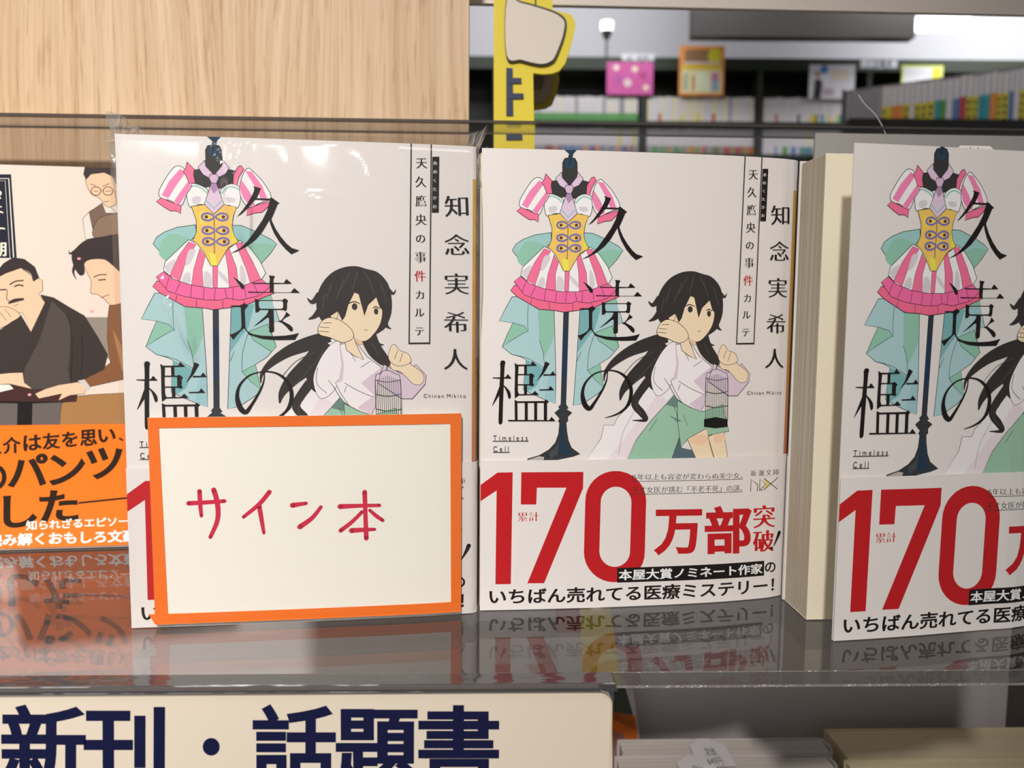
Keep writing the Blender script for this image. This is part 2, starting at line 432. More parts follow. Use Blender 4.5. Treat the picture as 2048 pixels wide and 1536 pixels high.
# oak panel at the left
mb = MB(); fbox(mb, -460, -15.2, 163, 181, 0.3, 420, M_WOOD)
wood = mb.build('oak_panel', None, FX, ROT)
tag(wood, 'light oak veneer panel standing behind the books on the left', 'panel')

# grey board under and behind the clear shelf, and the deck it stands on
mb = MB(); fbox(mb, -460, 520, 205, 215, -271, -24, M_GREY)
tag(mb.build('back_board', None, FX, ROT), 'dark grey back board seen below and through the clear shelf', 'board')
mb = MB(); fbox(mb, -460, 520, 60, 330, -285, -271, M_GREY)
tag(mb.build('display_deck', None, FX, ROT), 'grey lower deck under the rows of paperbacks', 'shelf')
mb = MB(); fbox(mb, 279, 287, 2, 205, -271, -4.7, mat('grey_side_board', (96, 84, 82), 1, 0.5))
tag(mb.build('side_board', None, FX, ROT), 'brownish grey upright board under the right end of clear shelf', 'board')

# clear shelf
root = empty('acrylic_shelf', FX, ROT)
tag(root, 'clear acrylic shelf with chipped front edge under the upright books', 'shelf')
mb = MB(); x0, x1, y0, y1, z0, z1 = -460, 520, 0.0, 142, -4.7, 0
V = lambda x, y, z: (x, y, z)
mb.face([V(x0, y0, z1), V(x1, y0, z1), V(x1, y1, z1), V(x0, y1, z1)], M_SHELF)
mb.face([V(x0, y0, z0), V(x1, y0, z0), V(x1, y1, z0), V(x0, y1, z0)], M_SHELF)
mb.face([V(x0, y1, z0), V(x1, y1, z0), V(x1, y1, z1), V(x0, y1, z1)], M_ACRYLEDGE)
mb.face([V(x0, y0, z0), V(x0, y1, z0), V(x0, y1, z1), V(x0, y0, z1)], M_ACRYLEDGE)
mb.face([V(x1, y0, z0), V(x1, y1, z0), V(x1, y1, z1), V(x1, y0, z1)], M_ACRYLEDGE)
mb.face([V(x0, y0, z0 + .75), V(x1, y0, z0 + .75), V(x1, y0, z1 - .25), V(x0, y0, z1 - .25)], M_ACRYLEDGE)
mb.face([V(x0, y0, z0), V(x1, y0, z0), V(x1, y0, z0 + .75), V(x0, y0, z0 + .75)], M_CHIP)
mb.face([V(x0, y0, z1 - .25), V(x1, y0, z1 - .25), V(x1, y0, z1), V(x0, y0, z1)], M_CHIP)
mb.build('shelf_board', root)
mb = MB(); fbox(mb, -460, 520, 139, 142, 0.05, 178.4, M_ACRYL)
mb.build('upright_panel', root)
mb = MB(); fbox(mb, -460, 520, 138.8, 142.2, 178.4, 179.4, M_SMOKE)
mb.build('cut_edge', root)
mb = MB(); fbox(mb, -460, 520, 142.3, 162.6, 178.7, 179.3, M_PLATE)
mb.face([(-460, 162.7, 178.4), (520, 162.7, 178.4), (520, 162.7, 179.4), (-460, 162.7, 179.4)], M_SMOKE)
mb.build('top_plate', root)

# ================================================================ books
def dress_art(A):                            # printed picture of a striped dress on a stand
    A.crop(940, 600, 4.042)
    T1, T2, T3, OL = (164, 198, 202), (138, 188, 168), (116, 170, 174), (40, 50, 52)
    A.poly([(340, -20), (290, 70), (235, 175), (345, 190), (300, 290), (260, 385), (335, 445), (400, 462), (455, 490), (440, 620), (430, 730), (500, 765), (600, 810), (690, 845), (694, 600), (680, 90), (540, 70), (430, -20)], T1, False, OL)
    A.poly([(460, 10), (550, 95), (560, 330), (600, 470), (640, 400), (680, 300), (678, 90), (560, 60)], T2, False)
    A.poly([(345, 190), (440, 218), (468, 262), (440, 270), (340, 330), (262, 385), (300, 290)], T2, False, OL, .1)
    A.poly([(455, 490), (520, 515), (590, 560), (540, 700), (470, 745), (430, 730), (440, 620)], T3, False)
    A.poly([(690, 560), (630, 640), (600, 810), (690, 845)], (150, 190, 198), False)
    A.line([(470, 40), (465, 180), (470, 262)], OL, .1); A.line([(560, 330), (590, 430), (600, 520)], OL, .1); A.line([(335, 445), (470, 480), (600, 555)], OL, .1)
    A.poly([(890, 75), (868, 400), (835, 860), (920, 840), (1040, 760), (1082, 715), (1065, 620), (1050, 520), (1130, 470), (1205, 385), (1180, 300), (1150, 215), (1235, 190), (1180, -5), (1060, 40)], T1, False, OL)
    A.poly([(892, 80), (870, 430), (960, 300), (1010, 240), (1060, 60)], T3, False)
    A.poly([(1150, 215), (1205, 385), (1170, 425), (1040, 335), (1010, 270)], T2, False, OL, .1)
    A.poly([(1190, 10), (1160, -10), (1100, 30), (1180, 60)], T2, False)
    A.poly([(950, 575), (1050, 520), (1065, 620), (1082, 715), (1010, 650)], T2, False, OL, .1)
    A.line([(1010, 270), (960, 430), (950, 575)], OL, .1); A.line([(900, 420), (865, 500)], OL, .1)
    # stand
    N = (34, 54, 72)
    A.poly([(755, 95), (800, 95), (777, 860), (732, 860)], (46, 52, 62), False)
    A.poly([(750, 250), (790, 250), (782, 640), (740, 640)], (32, 52, 76), False)
    A.poly([(732, 852), (778, 852), (795, 880), (780, 890), (825, 918), (790, 950), (792, 985), (778, 996), (782, 1060), (795, 1140), (820, 1200), (890, 1252), (830, 1272), (740, 1290), (660, 1310), (600, 1322), (462, 1312), (466, 1290), (560, 1262), (640, 1215), (690, 1160), (715, 1090), (724, 1000), (712, 985), (724, 965), (684, 918), (724, 885), (714, 872)], (50, 54, 58), False, OL, .1)
    A.poly([(728, 1010), (760, 1010), (765, 1120), (800, 1215), (830, 1255), (700, 1262), (720, 1180), (735, 1100)], N, False)
    A.poly([(640, 1240), (700, 1190), (720, 1130), (710, 1250), (650, 1290)], (70, 72, 74), False)
    A.poly([(470, 1298), (560, 1268), (600, 1275), (590, 1318), (470, 1311)], (176, 170, 166), False)
    A.line([(692, 918), (818, 918)], OL, .12, False)
    # upper part
    A.crop(940, 270, 4.042)
    O2 = (70, 40, 55)
    A.poly([(752, 116), (874, 118), (836, 158), (826, 200), (815, 250), (796, 240), (800, 160)], (30, 56, 74), False)
    A.poly([(655, 795), (520, 815), (430, 850), (370, 890), (342, 940), (385, 995), (440, 1070), (520, 1000), (600, 930), (660, 870)], (150, 194, 192), False, OL)
    A.poly([(560, 880), (450, 870), (380, 1000), (440, 1068), (520, 1000), (600, 920)], T2, True)
    A.poly([(920, 798), (990, 800), (1100, 850), (1200, 905), (1237, 940), (1190, 1010), (1115, 1095), (1050, 1010), (960, 915), (925, 870)], (150, 194, 192), False, OL)
    A.poly([(1040, 960), (1120, 930), (1225, 945), (1180, 1015), (1115, 1090)], T2, False)
    A.poly([(748, 230), (765, 196), (810, 186), (850, 196), (866, 230), (868, 310), (905, 372), (965, 388), (945, 440), (945, 490), (840, 520), (800, 500), (740, 510), (668, 480), (655, 420), (650, 382), (720, 370), (748, 330)], (52, 52, 52), False, OL)
    A.ell(808, 238, 45, 44, (38, 62, 82), OL)
    A.line([(806, 170), (806, 245)], (28, 48, 64), .9, False)
    L1 = (214, 190, 214)
    A.poly([(742, 305), (690, 358), (725, 415), (785, 450), (802, 415), (745, 350)], L1, False, O2)
    A.poly([(870, 305), (917, 362), (882, 412), (822, 440), (812, 410), (864, 345)], L1, False, O2)
    W, GY = (238, 232, 232), (208, 200, 208)
    for pts in ([(605, 500), (655, 482), (720, 505), (755, 540), (752, 640), (690, 640), (622, 662), (600, 580)], [(845, 545), (880, 500), (935, 484), (985, 510), (992, 570), (966, 666), (900, 645), (850, 650)]):
        A.poly(pts, W, True, OL)
    A.poly([(640, 590), (690, 580), (705, 610), (670, 640), (640, 630)], GY); A.poly([(880, 590), (940, 590), (950, 620), (900, 625)], GY)
    A.line([(612, 518), (660, 500), (710, 520), (752, 558)], (150, 196, 192), .5); A.line([(850, 562), (890, 520), (930, 505), (985, 530)], (150, 196, 192), .5)
    A.poly([(775, 412), (826, 412), (836, 440), (818, 480), (782, 478), (766, 440)], (206, 178, 204), False, O2)
    A.poly([(782, 480), (818, 480), (868, 640), (793, 712), (724, 640)], (216, 194, 216), False, O2)
    A.poly([(782, 482), (818, 482), (826, 530), (795, 560), (776, 520)], (168, 134, 172), False)
    A.line([(734, 604), (793, 672), (858, 604)], (140, 190, 190), .4, False)
    P1, P2 = (238, 130, 176), (236, 112, 150)
    A.poly([(540, 350), (580, 362), (605, 400), (640, 490), (600, 565), (555, 652), (480, 612), (415, 597), (400, 545), (450, 450), (500, 378)], W, True, OL)
    A.poly([(560, 372), (600, 398), (520, 510), (465, 598), (418, 572), (480, 462)], P1, False)
    A.poly([(618, 462), (636, 500), (590, 575), (545, 645), (505, 620), (560, 540)], P1, False)
    A.poly([(612, 320), (662, 375), (655, 420), (666, 478), (622, 482), (600, 425), (580, 390), (600, 370)], P2, False, O2)
    A.poly([(415, 592), (480, 622), (556, 650), (550, 712), (520, 690), (480, 692), (430, 660), (378, 620)], P2, False, O2)
    A.poly([(1050, 365), (1090, 392), (1150, 460), (1207, 560), (1195, 602), (1120, 632), (1050, 662), (1000, 605), (985, 520), (1010, 420)], W, True, OL)
    A.poly([(1030, 385), (1080, 392), (1150, 500), (1186, 605), (1145, 618), (1100, 510)], P1, False)
    A.poly([(1000, 452), (1055, 540), (1092, 640), (1055, 656), (1008, 590), (986, 520)], P1, False)
    A.poly([(1040, 668), (1120, 640), (1198, 618), (1188, 655), (1140, 700), (1090, 705), (1028, 726)], P2, False, O2)
    A.poly([(1002, 345), (1022, 372), (985, 430), (965, 497), (940, 482), (944, 420), (970, 370), (985, 350)], P2, False, O2)
    # bodice
    A.poly([(630, 655), (728, 642), (793, 714), (868, 642), (957, 660), (930, 740), (920, 810), (930, 870), (962, 925), (892, 962), (805, 1106), (755, 1106), (700, 990), (668, 950), (632, 915), (660, 850), (662, 760)], (230, 192, 96), False, OL)
    A.poly([(745, 1005), (790, 1010), (800, 1100), (760, 1102)], (228, 222, 84), False)
    A.poly([(680, 700), (740, 700), (760, 760), (690, 790)], (236, 208, 84), False)
    A.poly([(918, 820), (930, 872), (960, 925), (915, 930)], (226, 214, 76), False)
    A.line([(792, 730), (790, 860), (784, 1015)], (150, 118, 84), .35)
    for y in (735, 838, 922):
        for sx in (-1, 1):
            A.ell(798 + sx * 62, y, 13, 13, (92, 52, 44))
            A.stroke([(798 + sx * 5, y, 13), (798 + sx * 45, y - 27, 15), (798 + sx * 88, y - 16, 16), (798 + sx * 88, y + 16, 16), (798 + sx * 45, y + 27, 15)], (116, 110, 168), True, False, True)
    # skirt
    A.poly([(600, 908), (655, 932), (700, 990), (755, 1106), (805, 1106), (875, 985), (975, 912), (1040, 965), (1110, 1065), (1150, 1160), (1115, 1212), (1000, 1250), (870, 1274), (740, 1274), (600, 1250), (480, 1207), (410, 1140), (425, 1075), (520, 985)], W, False, OL)
    for p in ([(600, 925), (655, 940), (570, 1085), (525, 1222), (455, 1180), (520, 1040)], [(680, 975), (716, 1035), (690, 1130), (694, 1270), (608, 1256), (630, 1130)], [(768, 1108), (804, 1108), (796, 1273), (764, 1273)], [(862, 1005), (892, 972), (940, 1120), (950, 1264), (882, 1273), (878, 1130)], [(940, 935), (985, 925), (1060, 1075), (1112, 1205), (1035, 1242), (1010, 1130)]):
        A.poly(p, P2, False, O2, .08)
    for p in ([(600, 990), (650, 990), (610, 1080), (570, 1100)], [(560, 1170), (600, 1160), (600, 1235), (545, 1225)], [(710, 1150), (755, 1180), (755, 1260), (700, 1265)], [(810, 1140), (870, 1200), (872, 1240), (815, 1180)], [(430, 1100), (500, 1060), (460, 1160), (425, 1140)], [(970, 1100), (1000, 1150), (1005, 1235), (965, 1250)]):
        A.poly(p, GY)
    A.poly([(360, 1220), (328, 1262), (380, 1312), (500, 1382), (560, 1415), (690, 1425), (760, 1438), (870, 1424), (1000, 1402), (1110, 1352), (1206, 1312), (1160, 1250), (760, 1340)], (234, 104, 140), False, O2)
    A.poly([(410, 1150), (480, 1207), (600, 1250), (740, 1274), (870, 1274), (1000, 1250), (1118, 1207), (1178, 1262), (1100, 1332), (950, 1366), (860, 1350), (820, 1366), (720, 1366), (560, 1340), (440, 1300), (355, 1190)], (238, 104, 158), False, O2)
    for a, b in (((450, 1195), (420, 1280)), ((530, 1230), (490, 1310)), ((610, 1255), (600, 1345)), ((700, 1275), (690, 1362)), ((780, 1278), (770, 1365)), ((850, 1280), (862, 1345)), ((910, 1275), (905, 1365)), ((990, 1255), (1000, 1345)), ((1060, 1235), (1090, 1330)), ((500, 1330), (490, 1375)), ((640, 1360), (640, 1420)), ((830, 1370), (830, 1430)), ((980, 1360), (990, 1400))):
        A.line([a, b], O2, .1, False)

def figure_art(A):                           # plain stand-in drawing: seated figure, long dark hair, white robe, green shorts
    A.crop(1240, 500, 3.413)
    H, SK, OL = (52, 47, 46), (242, 212, 182), (60, 48, 46)
    WH, LI, GR = (233, 227, 229), (210, 192, 208), (150, 190, 165)
    A.poly([(330, 615), (260, 690), (210, 850), (130, 1000), (-20, 1150), (-40, 1200), (-110, 1200), (-130, 1290), (-230, 1440), (60, 1450), (110, 1300), (210, 1170), (330, 1050), (390, 1030), (560, 1110), (580, 880), (625, 800), (520, 740), (480, 640), (420, 620)], WH, False, OL, .1)
    A.poly([(240, 1000), (170, 1120), (60, 1250), (-10, 1340), (-100, 1445), (60, 1450), (110, 1300), (210, 1170), (330, 1050), (300, 1010)], (226, 214, 222), False)
    A.line([(100, 1100), (20, 1250), (-10, 1400)], (150, 140, 145), .1)
    for st in ([(320, 600, 70), (180, 650, 84), (60, 700, 66), (-40, 770, 45), (-100, 840, 22), (-110, 900, 6)], [(300, 640, 110), (210, 760, 110), (90, 870, 80), (20, 960, 44), (0, 1030, 8)], [(250, 720, 90), (200, 850, 66), (230, 940, 44), (310, 975, 5)], [(190, 900, 60), (100, 1040, 52), (150, 1120, 48), (175, 1165, 26), (85, 1168, 5)], [(540, 590, 80), (590, 690, 90), (650, 770, 60), (640, 810, 10)], [(580, 590, 44), (610, 645, 20), (645, 655, 3)]):
        A.stroke(st, H)
    A.poly([(430, 560), (505, 590), (520, 650), (455, 660)], (226, 188, 158), False)
    A.poly([(340, 640), (260, 740), (210, 880), (250, 1000), (340, 940), (400, 780), (390, 650)], WH, True, OL, .1)
    A.poly([(380, 650), (480, 640), (540, 730), (625, 800), (610, 850), (575, 1060), (545, 1110), (430, 1060), (370, 960), (345, 900), (390, 850)], WH, False, OL, .12)
    A.poly([(625, 800), (560, 850), (500, 900), (575, 980), (470, 1060), (545, 1108), (575, 1060), (612, 850)], LI, False)
    A.poly([(380, 650), (400, 780), (390, 880), (360, 900), (385, 780)], LI, False)
    A.line([(400, 900), (480, 950), (570, 990)], OL, .12); A.line([(330, 920), (400, 1030), (540, 1108)], OL, .14)
    # shorts and legs
    A.poly([(410, 1250), (420, 1355), (520, 1375), (540, 1447), (340, 1447)], (84, 104, 112), False)
    A.poly([(370, 990), (310, 1060), (210, 1170), (110, 1300), (40, 1450), (345, 1450), (415, 1250), (420, 1120)], GR, False, OL, .12)
    A.poly([(370, 990), (310, 1060), (420, 1090), (400, 1030)], (104, 132, 124), False)
    A.poly([(455, 1285), (590, 1222), (612, 1330), (645, 1447), (525, 1447)], SK, False, OL, .12)
    A.poly([(600, 1280), (705, 1228), (738, 1447), (648, 1447)], SK, False, OL, .12)
    A.poly([(390, 1030), (480, 1080), (560, 1110), (700, 1060), (742, 1240), (600, 1270), (590, 1222), (465, 1290), (415, 1352), (392, 1180)], GR, False, OL, .12)
    A.poly([(330, 1130), (420, 1170), (390, 1180)], (96, 138, 128), False)
    for p in ([(360, 1060), (385, 1120), (392, 1180)], [(430, 1130), (460, 1200)], [(250, 1160), (200, 1240)], [(410, 920), (395, 960)], [(300, 880), (335, 930)], [(440, 700), (470, 760)], [(560, 760), (500, 800)]):
        A.line(p, OL, .1)
    A.poly([(470, 1300), (560, 1260), (600, 1300), (540, 1340)], (232, 196, 164)); A.poly([(640, 1275), (700, 1262), (716, 1300), (650, 1320)], (232, 196, 164))
    # far sleeve and holding hand
    A.poly([(640, 780), (740, 840), (830, 780), (885, 850), (878, 905), (800, 1000), (740, 1000), (600, 900)], LI, False, OL, .12)
    A.poly([(680, 770), (740, 730), (800, 780), (868, 840), (860, 900), (810, 905), (740, 830), (690, 815)], SK, True, OL, .1)
    A.poly([(668, 730), (690, 660), (712, 655), (738, 690), (785, 712), (800, 765), (740, 790), (690, 775)], SK, True, OL, .1)
    A.line([(725, 690), (705, 745)], OL, .1, False); A.line([(755, 705), (735, 765)], OL, .1, False)
    # cage as a plain lattice lantern
    K = (48, 48, 46)
    A.line([(583, 1160), (585, 880), (610, 840), (655, 818), (705, 840), (735, 880), (733, 1160)], K, .19)
    for i in range(13): A.line([(586 + i * 12.1, 850 + abs(i - 6) * 5), (582 + i * 12.1, 1170)], K, .1, False)
    for y in (880, 970, 1066): A.line([(582, y), (655, y + 14), (736, y)], K, .2)
    A.poly([(572, 1160), (650, 1145), (734, 1160), (731, 1212), (650, 1222), (572, 1212)], (24, 24, 24), False)
    A.line([(655, 818), (665, 770)], K, .3, False)
    # head
    A.poly([(258, 470), (250, 360), (285, 265), (345, 195), (420, 158), (495, 150), (560, 168), (625, 190), (680, 255), (700, 340), (698, 440), (670, 520), (640, 560), (560, 600), (440, 600), (340, 560)], H)
    A.stroke([(270, 330, 40), (225, 380, 26), (192, 355, 4)], H); A.stroke([(280, 420, 50), (235, 470, 28), (195, 490, 4)], H)
    A.stroke([(680, 300, 30), (712, 325, 14), (728, 300, 3)], H); A.stroke([(650, 470, 44), (665, 530, 22), (692, 552, 3)], H)
    A.poly([(345, 450), (380, 360), (470, 310), (590, 330), (640, 420), (630, 510), (590, 580), (530, 630), (460, 605), (390, 550)], SK)
    A.ell(352, 458, 24, 34, SK, OL, .1)
    A.stroke([(440, 392, 5), (475, 378, 7), (512, 392, 4)], H); A.stroke([(585, 420, 4), (607, 410, 7), (628, 425, 4)], H)
    A.ell(478, 410, 17, 22, (58, 54, 54)); A.ell(606, 440, 13, 21, (58, 54, 54))
    A.line([(528, 560), (552, 560)], (150, 80, 70), .2, False)
    A.poly([(330, 470), (322, 330), (400, 220), (510, 180), (610, 220), (670, 330), (672, 440), (630, 420), (610, 350), (560, 400), (535, 470), (505, 330), (480, 320), (440, 400), (420, 470), (400, 500), (375, 440)], H, False)
    A.line([(505, 185), (470, 300)], (84, 78, 76), .15, False); A.line([(420, 230), (370, 360)], (84, 78, 76), .15, False); A.line([(570, 230), (600, 330)], (84, 78, 76), .15, False)
    for p in ([(300, 330), (280, 430)], [(345, 260), (310, 360)], [(460, 190), (400, 300)], [(640, 260), (672, 380)], [(540, 180), (580, 260)], [(230, 700), (110, 760), (20, 860)], [(280, 690), (200, 800), (90, 920)], [(240, 800), (230, 900), (290, 965)], [(150, 1000), (110, 1070), (150, 1130)], [(570, 640), (610, 720)]):
        A.line(p, (92, 86, 84), .1)
    # raised arm and hand
    A.poly([(400, 590), (460, 570), (475, 640), (520, 750), (470, 728), (420, 690)], SK, False, OL, .12)
    A.poly([(250, 555), (280, 500), (330, 480), (400, 505), (455, 560), (462, 610), (400, 640), (320, 608), (262, 590)], SK, True, OL, .12)
    for p in ([(262, 540), (320, 545)], [(252, 566), (315, 572)], [(285, 515), (335, 512)]): A.line(p, OL, .12, False)

BK, RD = (28, 22, 22), (184, 28, 34)
def title_art(A):
    T = lambda *p: A.stroke(list(p), BK)
    A.crop(940, 270, 4.042)                  # first character
    A.poly([(1083, 500), (1139, 517), (1121, 560), (1106, 592), (1200, 595), (1215, 587), (1270, 630), (1256, 634), (1228, 700), (1206, 748), (1214, 775), (1235, 825), (1270, 885), (1310, 938), (1345, 970), (1398, 987), (1340, 1016), (1300, 978), (1258, 925), (1220, 855), (1200, 800), (1190, 757), (1172, 788), (1138, 845), (1088, 905), (1020, 958), (950, 996), (903, 1011), (975, 970), (1030, 915), (1085, 840), (1140, 760), (1176, 690), (1192, 640), (1200, 607), (1098, 604), (1084, 614), (1040, 665), (990, 712), (957, 733), (1000, 684), (1040, 628), (1070, 578), (1088, 540), (1092, 514)], BK, False)
    A.crop(1140, 560, 9.6)                   # second character
    A.poly([(240, 38), (330, 95), (410, 165), (432, 215), (428, 250), (400, 265), (375, 240), (345, 180), (290, 95)], BK, False)
    A.poly([(865, 12), (965, 24), (940, 80), (935, 145), (1115, 150), (1160, 75), (1252, 160), (940, 166), (935, 300), (950, 318), (1225, 318), (1290, 240), (1380, 325), (500, 325), (492, 305), (870, 314), (868, 166), (580, 164), (572, 146), (868, 150), (878, 80)], BK, False)
    A.poly([(608, 430), (680, 460), (1075, 460), (1118, 424), (1176, 465), (1155, 500), (1150, 610), (1128, 655), (1100, 640), (1070, 632), (920, 632), (916, 1010), (895, 1035), (860, 1042), (832, 1030), (836, 770), (800, 775), (700, 850), (550, 945), (640, 870), (740, 780), (800, 720), (830, 660), (826, 634), (690, 632), (660, 668), (608, 680)], BK, False)
    A.poly([(690, 478), (672, 500), (676, 590), (700, 614), (1060, 614), (1086, 590), (1090, 510), (1075, 478)], (222, 222, 220), False)
    A.poly([(690, 480), (672, 500), (676, 590), (700, 614), (940, 614), (905, 480)], (150, 192, 194), False)
    A.poly([(1135, 668), (1202, 730), (1130, 765), (1085, 800), (1062, 830), (1110, 860), (1190, 905), (1232, 950), (1240, 1000), (1210, 1022), (1180, 1005), (1120, 930), (1050, 865), (985, 838), (1040, 825), (1085, 775), (1120, 715)], BK, False)
    A.poly([(185, 555), (345, 555), (432, 512), (490, 565), (450, 590), (424, 640), (424, 935), (440, 985), (480, 1040), (560, 1075), (700, 1100), (900, 1110), (1100, 1100), (1240, 1078), (1338, 1050), (1268, 1172), (1000, 1178), (850, 1172), (700, 1155), (570, 1110), (480, 1080), (430, 1000), (400, 960), (370, 985), (270, 1090), (205, 1172), (145, 1075), (190, 1072), (270, 1035), (340, 985), (360, 930), (360, 600), (345, 580), (190, 572)], BK, False)
    A.crop(940, 600, 4.042)                  # third character
    T((1112, 582, 7), (1106, 640, 10), (1085, 700, 14), (1050, 765, 17), (1005, 835, 22), (968, 882, 32), (935, 862, 40), (915, 815, 38), (908, 760, 28), (920, 700, 20), (950, 650, 14), (1000, 605, 10), (1060, 582, 8), (1130, 574, 9), (1200, 588, 14), (1258, 630, 22), (1292, 690, 28), (1302, 755, 30), (1288, 825, 28), (1250, 885, 20), (1180, 930, 12), (1090, 958, 3))
    # fourth character
    T((246, 502, 4), (262, 512, 44), (262, 530, 36), (260, 600, 32), (255, 700, 34), (250, 850, 32), (246, 985, 32), (246, 1002, 18))
    T((182, 634, 5), (240, 636, 10), (290, 634, 10)); A.poly([(285, 632), (305, 604), (336, 640), (285, 640)], BK, False)
    T((262, 660, 12), (238, 740, 26), (210, 800, 16), (180, 858, 3)); T((264, 690, 5), (290, 718, 14), (312, 755, 26), (318, 790, 22), (312, 800, 8))
    A.poly([(360, 514), (385, 530), (392, 545), (386, 640), (386, 740), (398, 772), (362, 800), (360, 740), (364, 560)], BK, False)
    A.poly([(505, 500), (540, 535), (380, 540), (380, 528), (490, 528)], BK, False)
    for y, xa, xb in ((608, 378, 500), (690, 378, 500)): T((xa, y, 8), (xb, y, 8))
    A.poly([(525, 740), (556, 772), (380, 776), (380, 766), (500, 766)], BK, False)
    T((448, 535, 22), (448, 608, 22)); T((448, 690, 24), (448, 768, 24))
    A.poly([(478, 606), (495, 596), (520, 616), (510, 632), (508, 680), (518, 690), (500, 702), (478, 692)], BK, False)
    A.poly([(608, 502), (642, 518), (600, 590), (540, 662), (580, 590)], BK, False)
    A.poly([(592, 606), (650, 606), (668, 580), (694, 614), (592, 616)], BK, False); A.poly([(560, 728), (632, 726), (650, 700), (678, 734), (560, 736)], BK, False)
    A.poly([(360, 812), (385, 824), (600, 822), (612, 808), (636, 826), (622, 840), (622, 978), (596, 978), (596, 836), (382, 836), (384, 978), (362, 978)], BK, False)
    for x in (454, 530): T((x, 830, 24), (x, 980, 24))
    A.poly([(305, 974), (640, 976), (658, 948), (690, 984), (310, 985)], BK, False)
    # small latin lines
    A.text('Timeless', (188, 1140), (464, 1140), (188, 1100), (66, 58, 56), 'r', .42); A.line([(184, 1146), (472, 1146)], (66, 58, 56), .22, False)
    A.text('Cell', (188, 1231), (312, 1231), (188, 1187), (66, 58, 56), 'r', .42); A.line([(184, 1236), (320, 1236)], (66, 58, 56), .22, False)
    # series title in its box, author
    A.crop(1300, 280, 3.2)
    A.line([(608, 90), (552, 1312)], BK, .36, False); A.line([(716, 90), (663, 1312)], BK, .36, False); A.line([(550, 1308), (665, 1306)], BK, .42, False)
    A.poly([(718, 190), (755, 190), (740, 523), (703, 523)], BK, False)
    for ch, x, y in zip('天久鷹央の事件カルテ', (659, 651, 648, 643, 637, 633, 627, 622, 615, 612), (225, 338, 452, 565, 678, 790, 903, 1016, 1122, 1234)):
        A.char(ch, x, y, 64 if ch not in 'カルテの' else 58, RD if ch == '件' else BK, 'm', 72 if ch not in 'カルテの' else 62)
    for ch, x, y in zip('あめくたかお', (732, 730, 727, 724, 722, 720), (228, 280, 332, 384, 436, 488)): A.char(ch, x, y, 25, (240, 235, 230), 'r')
    for ch, x, y in zip('知念実希人', (838, 829, 818, 808, 796), (485, 718, 950, 1180, 1402)): A.char(ch, x, y, 122, BK, 'm', 138)
    A.crop(1240, 500, 3.413)
    A.text('Chinen Mikito', (866, 992), (1097, 989), (866, 968), (70, 62, 60), 'r', .28)

def band_art(A):
    A.crop(940, 900, 2.926)
    A.poly([(40, 222), (66, 203), (160, 134), (249, 132), (238, 784), (148, 786), (155, 238), (66, 298), (40, 318)], RD, False)
    A.poly([(299, 132), (661, 130), (659, 225), (432, 779), (334, 780), (562, 222), (390, 222), (386, 320), (296, 320)], RD, False)
    n = 16
    def stad(xl, xr, yt, yb, ry):
        cx, rx = (xl + xr) / 2, (xr - xl) / 2
        up = [(cx + rx * math.cos(math.pi + math.pi * i / n), yt + ry + ry * math.sin(math.pi + math.pi * i / n)) for i in range(n + 1)]
        return up + [(cx - 8 + rx * math.cos(math.pi * i / n), yb - ry + ry * math.sin(math.pi * i / n)) for i in range(n + 1)]
    o, i_ = stad(672, 1027, 124, 774, 175), stad(762, 941, 216, 684, 92)
    A.raw([[A.f(*p) for p in o], [A.f(*p) for p in reversed(i_)]], RD)
    A.text('累計', (279, 419), (402, 416), (279, 366), RD, 'm')
    A.text('万', (1071, 618), (1352, 612), (1071, 350), RD, 'h')
    A.text('部', (1368, 612), (1640, 602), (1368, 330), RD, 'h')
    A.text('突', (1650, 460), (1775, 452), (1650, 326), RD, 'mb'); A.text('破', (1648, 602), (1768, 594), (1648, 474), RD, 'mb')
    A.stroke([(1800, 484, 17), (1790, 512, 14), (1768, 562, 4)], BK, True, True); A.ell(1756, 574, 9, 8, BK)
    D = (60, 48, 46)
    A.text('15年以上も容姿が変わらぬ美少女。', (946, 178), (1588, 168), (946, 142), D, 'ml'); A.line([(944, 186), (1270, 180), (1590, 172)], D, .12, False)
    A.text('天才女医が挑む「不老不死」の謎。', (943, 256), (1586, 243), (943, 216), D, 'ml'); A.line([(940, 262), (1270, 254), (1588, 246)], D, .12, False)
    A.poly([(858, 691), (1714, 648), (1713, 735), (857, 776)], BK, False)
    A.text('本屋大賞ノミネート作家', (866, 764), (1704, 724), (866, 700), (240, 236, 232), 'b')
    A.text('の', (1718, 718), (1778, 714), (1718, 658), BK, 'b')
    A.text('いちばん売れてる医療ミステリー！', (112, 905), (1768, 830), (112, 812), BK, 'b')
    A.crop(1480, 930, 20.48)
    for ch, x, y in zip('新潮文庫', (500, 815, 1125, 1425), (350, 340, 320, 300)): A.char(ch, x, y, 245, (64, 52, 50), 'm', 270)
    A.poly([(910, 625), (950, 610), (1160, 775), (905, 985), (910, 925), (1060, 790)], (224, 200, 52), False)
    for p in ([(388, 1090), (408, 600), (672, 810), (662, 1080)], [(745, 1050), (765, 590), (1010, 795), (760, 1040), (865, 1045)], [(935, 560), (1200, 775), (1460, 1000)], [(910, 1035), (1200, 775), (1485, 520)]): A.line(p, (34, 22, 20), .26, False)

